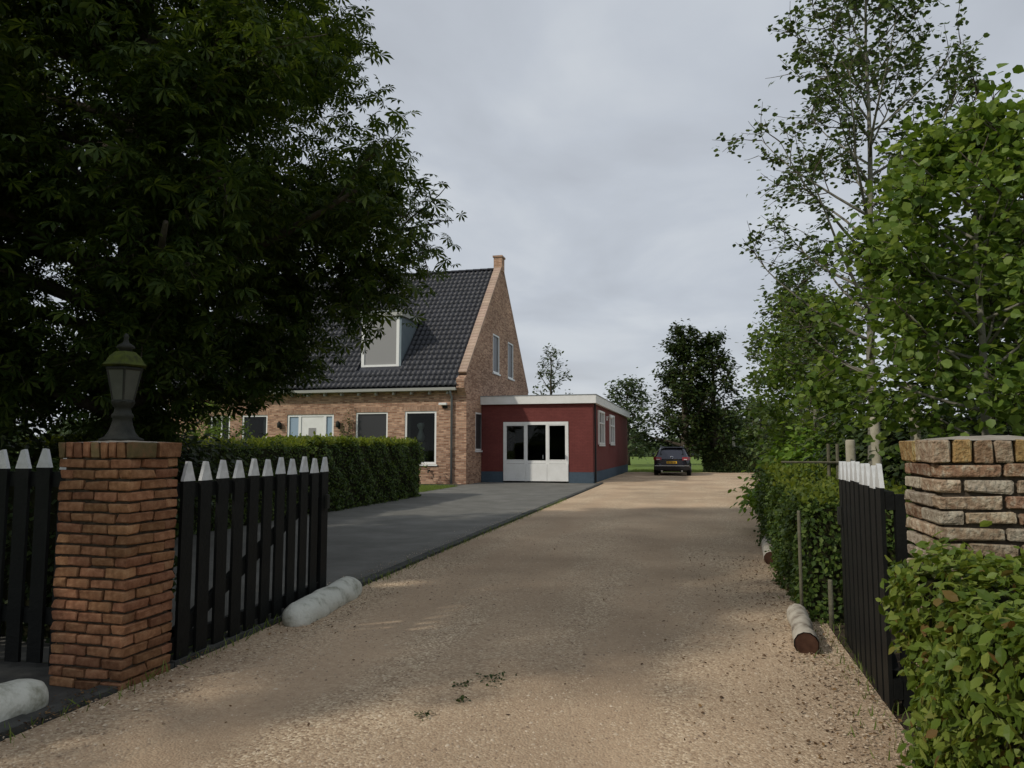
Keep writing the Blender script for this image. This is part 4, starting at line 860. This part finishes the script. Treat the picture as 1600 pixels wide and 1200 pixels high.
hedge('box_hedge', 'dark clipped hedge along the asphalt behind the left gate', -9.3, -8.15, 8.2, 14.3, 1.5, 'tiny', .06, 22000, M['leaf_box'], 41, rough=.07, round_=.2, young=3000, group='clipped hedges by the forecourt')
hedge('box_hedge', 'clipped hedge block with top coloured sunlit yellow green before the house', -9.8, -8.05, 14.5, 20.7, 1.56, 'simple', .075, 26000, M['leaf_box'], 42, rough=.08, round_=.2, young=9000, group='clipped hedges by the forecourt')
tree('small_tree', 'small light green tree in front of the house windows', (-16.7, 22.2), 3.3, .06, 1.1, dome(1.15), 14, 'simple', .12, 2600, M['leaf_bright'], 51, n2=5, n3=3, up=.35, lift=0, spread=.1)
shrub('climbing_plant', 'thin climbing plant on the brick wall between door and window', (-14.05, 27.55), .3, .1, 3.3, 'simple', .1, 380, M['leaf_poplar'], 52, stems=5, cat='climber')
shrub('small_bush', 'small bush by the tall window near the end of the hedge', (-10.8, 26.6), .5, .4, 1.45, 'simple', .1, 700, M['leaf_bright'], 53)

# ------------------------------------------------------------------ right side: hedges, shrubs, trees
hedge('leafy_hedge', 'leafy bright green hedge in the foreground before the lichen pillar', .80, 2.6, 1.9, 3.36, 1.0, 'simple', .048, 27000, M['leaf_hedge'], 61, n_parts=300, rough=.045, shoots=.05, round_=.12)
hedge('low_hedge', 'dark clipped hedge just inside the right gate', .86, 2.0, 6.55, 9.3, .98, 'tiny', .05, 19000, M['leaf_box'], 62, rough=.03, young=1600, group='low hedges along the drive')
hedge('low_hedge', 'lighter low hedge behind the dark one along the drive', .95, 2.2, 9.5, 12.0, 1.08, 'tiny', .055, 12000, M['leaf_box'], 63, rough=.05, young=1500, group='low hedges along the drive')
shrub('leafy_shrub', 'bright green leafy shrub bulging over the right drive edge', (1.6, 12.9), .75, .9, 1.38, 'simple', .12, 3400, M['leaf_shrub'], 64, stems=22)
shrub('leafy_shrub', 'light green shrub behind the low hedges near the wooden posts', (1.72, 12.2), .65, .7, 1.75, 'simple', .12, 2200, M['leaf_shrub'], 65, stems=18)
shrub('leafy_shrub', 'farther green shrub along the right side of the drive', (1.9, 16.2), .7, 1.0, 1.3, 'simple', .13, 1900, M['leaf_bright'], 66, stems=18)
cone = lambda r_, p=1.0: (lambda u: r_*(1-u)**p*(.55+.45*min(1, u*4))+.1)
tree('poplar_tree', 'tall sparse poplar with wispy branches against the sky on the right', (2.2, 10.4), 8.6, .075, 2.3, cone(2.05, .6), 44, 'round', .07, 9500, M['leaf_poplar'], 71, bark='pale_bark', up=.55, lift=.14, n2=7, n3=3, n_parts=300, spread=.05, wander=.1, twig=.3, trunk_top=.96, l2=.38, lean=(.25, 0))
tree('young_tree', 'dense large leaved tree leaning in from the right edge', (2.45, 7.1), 4.55, .06, 1.45, dome(1.5, .5), 32, 'round', .082, 9500, M['leaf_bright'], 72, bark='pale_bark', up=.3, lift=.08, n2=7, n3=3, n_parts=300, spread=.1, twig=.2, clip=lambda p: (p@CAMF) > 3.2, fill=1300, nrand=.8)
tree('young_tree', 'bright green young tree behind the low hedges on the right', (2.05, 13.6), 4.3, .06, 1.0, dome(1.3, .5), 24, 'round', .085, 6500, M['leaf_bright'], 73, bark='pale_bark', up=.35, lift=.1, n2=6, n3=3, spread=.1, twig=.2, fill=1200, nrand=.8, group='young trees along the right border')
tree('young_tree', 'slender pale tree behind the bright young one, left of the poplar', (2.5, 18.5), 6.3, .07, 1.4, cone(1.75, .7), 26, 'round', .11, 3600, M['leaf_poplar'], 74, bark='pale_bark', up=.35, lift=.12, n2=6, n3=3, spread=.1, twig=.25, group='young trees along the right border')
tree('border_tree', 'farthest young tree in the right border beside the drive', (3.3, 25), 5.4, .08, .8, dome(1.9, .5), 24, 'round', .13, 3600, M['leaf_poplar'], 75, up=.3, lift=.08, n2=6, n3=3, spread=.14, group='young trees along the right border')
tree('border_tree', 'dark tree filling the gap behind the large leaved tree', (4.4, 11.5), 4.9, .08, .5, dome(2.0, .5), 28, 'round', .13, 5600, M['leaf_dark'], 76, up=.25, lift=.05, n2=7, n3=3, spread=.14, fill=3500, group='young trees along the right border')
shrub('border_shrub', 'dark shrub behind the lichen pillar', (3.3, 8.9), 1.2, 1.0, 2.2, 'simple', .11, 4200, M['leaf_dark'], 77, stems=22)
shrub('border_shrub', 'dark shrub under the poplar behind the right gate', (2.7, 11.0), 1.0, 1.0, 2.3, 'simple', .11, 3600, M['leaf_dark'], 78, stems=22)
shrub('border_shrub', 'mid green shrub in the border beyond the young tree', (3.1, 15.3), 1.3, 1.6, 2.2, 'simple', .12, 3600, M['leaf_box'], 79, stems=22)
shrub('border_shrub', 'dark far shrub at the right edge of the drive end', (3.2, 21), 1.3, 2.4, 1.9, 'simple', .14, 3200, M['leaf_box'], 80, stems=22)
# stakes and posts
def stake(label, x, y, h, r_, lean=0):
    mt_ = M['old_stake'] if r_ < .03 else M['stake']
    t = MB(); t.tube([(x, y, -.05), (x+lean*.5, y, h*.5), (x+lean, y, h-.02), (x+lean, y, h)], [r_, r_*.98, r_*.95, r_*.8], 10); o = link('tree_stake', t.mesh('tree_stake', mt_, True)); tag(o, label, 'stake', 'round wooden tree stakes')
stake('tallest pale round stake rising behind the lichen pillar', 2.16, 8.0, 2.08, .05, -.04)
stake('pale round stake rising behind the white tips of the right gate', 2.0, 9.0, 1.8, .055, -.02)
stake('short pale stake left of the taller ones behind the right gate', 1.83, 9.6, 1.55, .06)
stake('thin weathered stake at the front corner of the dark low hedge', .82, 6.5, .93, .015)
stake('rough stake standing low against the dark hedge front', 1.02, 6.35, .4, .02)
t = thing('wooden_posts', 'pair of thin weathered posts with a crossbar behind the hedges', 'posts', (1.55, 9.35, 0))
for x in (1.53, 1.63): mb = MB(); mb.tube([(x, 9.35, 0), (x+.01, 9.36, 1.5)], [.022, .02], 8); part('post', mb, M['old_stake'], t)
mb = MB(); mb.tube([(1.0, 9.33, 1.28), (1.66, 9.33, 1.28)], [.014, .014], 6); part('crossbar', mb, M['old_stake'], t)
# green bin behind the right pillar
t = thing('wheelie_bin', 'dark green bin half hidden between the right gate and the lichen pillar', 'bin', (1.5, 4.5, 0))
mb = MB(); mb.prism([(1.27, 4.28, .08), (1.72, 4.28, .08), (1.76, 4.24, .98), (1.22, 4.24, .98)], (0, .48, 0)); bevel(part('body', mb, M['green_plastic'], t), .02)
mb = MB(); mb.box(1.2, 1.78, 4.2, 4.78, .985, 1.04); bevel(part('lid', mb, M['green_plastic'], t), .02)
for x in (1.3, 1.7): mb = MB(); mb.tube([(x-.03, 4.72, .1), (x+.03, 4.72, .1)], [.1, .1], 12); part('wheel', mb, M['rubber'], t)

# ------------------------------------------------------------------ far end of the drive
def lumpy(bx, by, ph, amp=.32):
    def f(p):
        a = np.arctan2(p[:, 1]-by, p[:, 0]-bx); r_ = np.hypot(p[:, 0]-bx, p[:, 1]-by); e_ = np.interp(p[:, 2], [0, 1, 2.5, 4.5, 6, 7.5, 8.5, 9.6], [1.5, 2.5, 2.9, 2.65, 2.0, 1.35, .8, .3])
        return r_ < e_*(1+amp*np.sin(a*3+p[:, 2]*1.9+ph)*np.sin(p[:, 2]*2.6+a+ph)+.15*np.sin(a*7+p[:, 2]*5))
    return f
tree('garden_tree', 'large dark twin topped tree behind the parked car', (-.6, 44.5), 9.2, .3, .8, dome(3.0, .5), 44, 'simple', .25, 9500, M['leaf_dark'], 91, up=.35, lift=.1, n2=9, n3=3, spread=.18, wander=.14, clip=lumpy(-.6, 44.5, .4))
tree('garden_tree', 'second stem of the dark tree, leaning right behind the hedge', (1.1, 44.8), 8.7, .25, .8, dome(2.2, .5), 36, 'simple', .25, 6500, M['leaf_dark'], 92, up=.4, lift=.1, n2=8, n3=3, spread=.18, clip=lumpy(1.3, 44.8, 2.1))
tree('background_tree', 'pale green tree behind the far end of the annex', (-5.6, 62), 7.6, .2, 1.0, dome(2.8, .55), 26, 'simple', .35, 2600, M['leaf_far'], 93, up=.3, lift=.05, n2=6, n3=3, spread=.28)
tree('background_tree', 'sparse windblown tree showing above the annex roof', (-10.2, 52), 9.2, .22, 2.0, cone(1.9, .45), 22, 'simple', .26, 900, M['leaf_far'], 94, up=.5, lift=.18, n2=6, n3=2, spread=.14)
hedge('garden_hedge', 'dark hedge closing the end of the gravel drive', .5, 5.2, 44.0, 45.2, 1.35, 'tiny', .13, 9000, M['leaf_dark'], 95, rough=.06)
for k, (x, y, h, r_) in enumerate(((5, 62, 5.2, 2.6), (9.5, 60, 5.6, 3.0), (2.2, 66, 4.6, 2.4))):
    tree('field_tree', ['dark field tree just right of the big tree', 'rightmost field tree behind the border trees', 'low field tree behind the drive end hedge'][k], (x, y), h, .2, .2, dome(r_, .5), 24, 'simple', .4, 2600, M['leaf_box'], 100+k, up=.3, lift=.05, n2=6, n3=3, spread=.3, group='trees beyond the drive end')
mb = MB(); mb.tube([(2.35, 48, 0), (2.33, 48, 2.5)], [.09, .08], 10); tag(link('pale_pole', mb.mesh('pale_pole', M['birch'], True)), 'pale slim pole standing behind the far hedge', 'pole')
# distant wood along the horizon
g = np.random.default_rng(7); n = 26000; ax = g.uniform(-1.25, 1.1, n); rr = g.uniform(120, 150, n); px, py = rr*np.sin(ax), rr*np.cos(ax)
hh = 4.5+1.6*np.sin(ax*23)+1.2*np.sin(ax*57+1)+.9*np.sin(ax*131); pz = g.random(n)**.8*np.maximum(hh, 2)
far = link('distant_wood', leaf_mesh('distant_wood', 'simple', np.stack([px, py, pz], 1), g.normal(0, 1, (n, 3))+np.array([0, -.6, .5]), g.normal(0, 1, (n, 3)), g.uniform(.9, 1.8, n), M['leaf_far']))
tag(far, 'low distant wood along the horizon behind the garden', 'wood', kind='stuff')

# ------------------------------------------------------------------ grass, weeds and litter
def blades(name, label, pts, size, seed, mat=None, par=None):
    g = np.random.default_rng(seed); n = len(pts); up = np.tile(np.array([0, 0, 1.0]), (n, 1))+g.normal(0, .35, (n, 3)); nr = g.normal(0, 1, (n, 3))*np.array([1, 1, .2])
    o = link(name, leaf_mesh(name, 'blade', pts, nr, up, size*g.uniform(.6, 1.3, n), mat or M['grass_blade'])); return tag(o, label, 'grass', kind='stuff')
def area(g, n, x0, x1, y0, y1, z=.0): return np.stack([g.uniform(x0, x1, n), g.uniform(y0, y1, n), np.full(n, z)], 1)
g = np.random.default_rng(77)
lp = np.concatenate([area(g, 9000, -10.4, -8.7, 21.2, 26.1), area(g, 5000, -4.0, 1.2, 43.6, 50), area(g, 3000, -16, -10, 21.5, 26)])
blades('lawn_grass', 'short lawn grass by the house and beyond the parked car', lp, .09, 1)
ep = np.concatenate([np.stack([np.interp(yy := g.uniform(1.5, 20, 900), [-4, 4, 12, 28], [-3.32, -3.32, -3.46, -3.6])+g.normal(.02, .05, 900), yy, np.full(900, .025)], 1), np.stack([g.normal(1.0, .12, 700), g.uniform(3.5, 9, 700), np.full(700, .01)], 1)])
blades('edge_grass', 'sparse tufts of grass along both drive edges', ep, .07, 2)
def weed(label, x, y, n, s, seed):
    g = np.random.default_rng(seed); z = float(drive_z(x, y)); p = np.stack([g.normal(x, s*.9, n), g.normal(y, s*1.2, n), np.full(n, z+.004)+np.abs(g.normal(0, .008, n))], 1)
    o = link('weed_patch', leaf_mesh('weed_patch', 'simple', p, np.array([0, 0, 1.0])+g.normal(0, .45, (n, 3)), g.normal(0, 1, (n, 3))+np.array([0, 0, .5]), g.uniform(.012, .032, n), M['leaf_dark'])); tag(o, label, 'weeds', 'weeds in the gravel')
weed('dark green weeds growing in the middle of the gravel, largest patch', -1.22, 4.4, 60, .06, 1)
weed('small dark weed just left of the largest weed patch', -1.38, 4.25, 30, .025, 2)
weed('single bright grass tuft below the largest weed patch', -1.3, 3.98, 26, .018, 3)
weed('small weed nearest the bottom of the picture', -1.42, 3.72, 26, .025, 4)
n = 1500; xx = np.concatenate([1.0-np.abs(g.normal(0, .5, n)), g.uniform(-3.3, .9, 350)]); yy = np.concatenate([g.uniform(3.6, 10, n), g.uniform(2.2, 14, 350)]); n = len(xx)
p = np.stack([xx, yy, drive_z(xx, yy)+.004], 1)
lit = link('leaf_litter', leaf_mesh('leaf_litter', 'simple', p, np.array([0, 0, 1.0])+g.normal(0, .35, (n, 3)), g.normal(0, 1, (n, 3)), g.uniform(.008, .03, n), M['litter'])); tag(lit, 'dry brown leaves and bark bits strewn along the right drive edge', 'leaf litter', kind='stuff')

# ------------------------------------------------------------------ parked car
cx, cy = -1.2, 38.0
car = thing('parked_car', 'dark estate car parked at the end of the drive, seen from behind', 'car', (cx, cy+2.2, 0))
def C(x, y, z): return (cx+x, cy+y, z+.03)
st = [  # y, halfwidth, zbottom, zshoulder, ztop, roof halfwidth
 (0.0, .74, .42, .80, .86, .62), (.05, .86, .30, .88, .95, .68), (.14, .905, .24, .93, 1.02, .68), (.36, .92, .22, .96, 1.34, .62), (.55, .92, .22, .97, 1.455, .60), (.95, .92, .22, .97, 1.50, .61),
 (1.9, .92, .22, .95, 1.51, .62), (2.55, .92, .22, .94, 1.46, .61), (3.2, .92, .22, .92, 1.06, .66), (3.9, .90, .22, .84, .93, .68), (4.4, .82, .26, .70, .78, .62), (4.55, .68, .35, .58, .62, .5)]
mb = MB(); K = 0
for (y_, w, zb, zs, zt, rw) in st:
    half = [(0, zb), (w*.8, zb), (w*.97, zb+.08), (w, (zb+zs)/2), (w*.985, zs-.06), (w*.94, zs), (rw+.05, zt-.09 if zt-zs > .2 else zs+(zt-zs)*.5), (rw, zt-.035), (rw*.75, zt-.005), (0, zt)]
    ring = half+[(-x, z) for x, z in half[-2:0:-1]]; K = len(ring); mb.v += [C(x, y_, z) for x, z in ring]
for s in range(len(st)-1):
    for k in range(K): k2 = (k+1) % K; mb.f.append((s*K+k, s*K+k2, (s+1)*K+k2, (s+1)*K+k))
mb.f.append(tuple(range(K))); mb.f.append(tuple((len(st)-1)*K+k for k in range(K))[::-1])
body = part('body', mb, M['car_paint'], car, True); ss = body.modifiers.new('sub', 'SUBSURF'); ss.levels = 1; ss.render_levels = 2
mb = MB(); mb.prism([C(-.60, .165, 1.055), C(.60, .165, 1.055), C(.54, .43, 1.385), C(-.54, .43, 1.385)], (0, .03, .02)); part('rear_window', mb, M['glass'], car)
mb = MB(); mb.prism([C(-.56, .36, 1.42), C(.56, .36, 1.42), C(.56, .6, 1.475), C(-.56, .6, 1.475)], (0, 0, .035)); bevel(part('spoiler', mb, M['car_paint'], car), .012)
for s in (-1, 1):
    mb = MB(); mb.prism([C(s*.925, .55, 1.0), C(s*.925, 3.0, .98), C(s*.70, 2.5, 1.37), C(s*.68, .8, 1.40)], (s*.012, 0, 0)); part('side_window', mb, M['glass'], car)
    mb = MB(); mb.prism([C(s*.52, -.0, .80), C(s*.80, .02, .80), C(s*.93, .2, .82), C(s*.93, .32, .96), C(s*.78, .06, .965), C(s*.52, .045, .95)], (0, -.02, 0)); tl = part('tail_light', mb, M['tail_red'], car)
    mb = MB(); mb.prism([C(s*.60, -.024, .815), C(s*.76, -.006, .815), C(s*.76, .0, .86), C(s*.60, -.02, .86)], (0, -.008, 0)); part('reverse_lens', mb, M['lens_white'], tl)
    mb = MB(); mb.tube([C(s*.60, .9, 1.5), C(s*.60, 1.0, 1.545), C(s*.60, 2.3, 1.545), C(s*.60, 2.4, 1.49)], [.014]*4, 6); part('roof_rail', mb, M['chrome'], car)
    mb = MB(); mb.prism([C(s*.93, 2.75, 1.0), C(s*1.1, 2.75, 1.0), C(s*1.1, 2.75, 1.12), C(s*.95, 2.75, 1.12)], (0, .1, 0)); bevel(part('door_mirror', mb, M['car_paint'], car), .02)
    for wy in (.85, 3.55):
        x0_ = s*.72; mb = MB(); mb.tube([C(x0_, wy, .3), C(x0_+s*.05, wy, .3), C(x0_+s*.19, wy, .3), C(x0_+s*.215, wy, .3)], [.29, .325, .325, .29], 20); wh = part('wheel', mb, M['rubber'], car, False)
        mb = MB(); mb.tube([C(x0_+s*.205, wy, .3), C(x0_+s*.222, wy, .3)], [.21, .2], 14); part('rim', mb, M['alloy'], wh)
mb = MB(); mb.prism([C(-.88, .0, .3), C(.88, .0, .3), C(.9, -.03, .42), C(.82, -.05, .5), C(-.82, -.05, .5), C(-.9, -.03, .42)], (0, .2, 0)); bevel(part('bumper', mb, M['car_trim'], car), .02)
mb = MB(); mb.box(cx-.86, cx+.86, cy-.075, cy-.04, .535, .56); part('bumper_trim', mb, M['chrome'], car)
mb = MB(); mb.box(cx-.26, cx+.26, cy-.03, cy+.0, .66, .775); pl = part('number_plate', mb, M['plate'], car)
for k in range(8):
    if k in (2, 5): continue
    mb = MB(); mb.box(cx-.21+k*.053, cx-.21+k*.053+.032, cy-.033, cy-.0305, .685, .75); part('plate_character', mb, M['plate_ink'], pl)
mb = MB(); ring = [C(.07*math.cos(R(a_)), .045, .93+.07*math.sin(R(a_))) for a_ in range(0, 361, 24)]; mb.tube(ring, [.011]*len(ring), 5, caps=False); part('emblem', mb, M['chrome'], car)
for x in (-.5, .5): mb = MB(); mb.tube([C(x, -.04, .25), C(x, .2, .25)], [.04, .04], 10); part('exhaust', mb, M['chrome'], car)
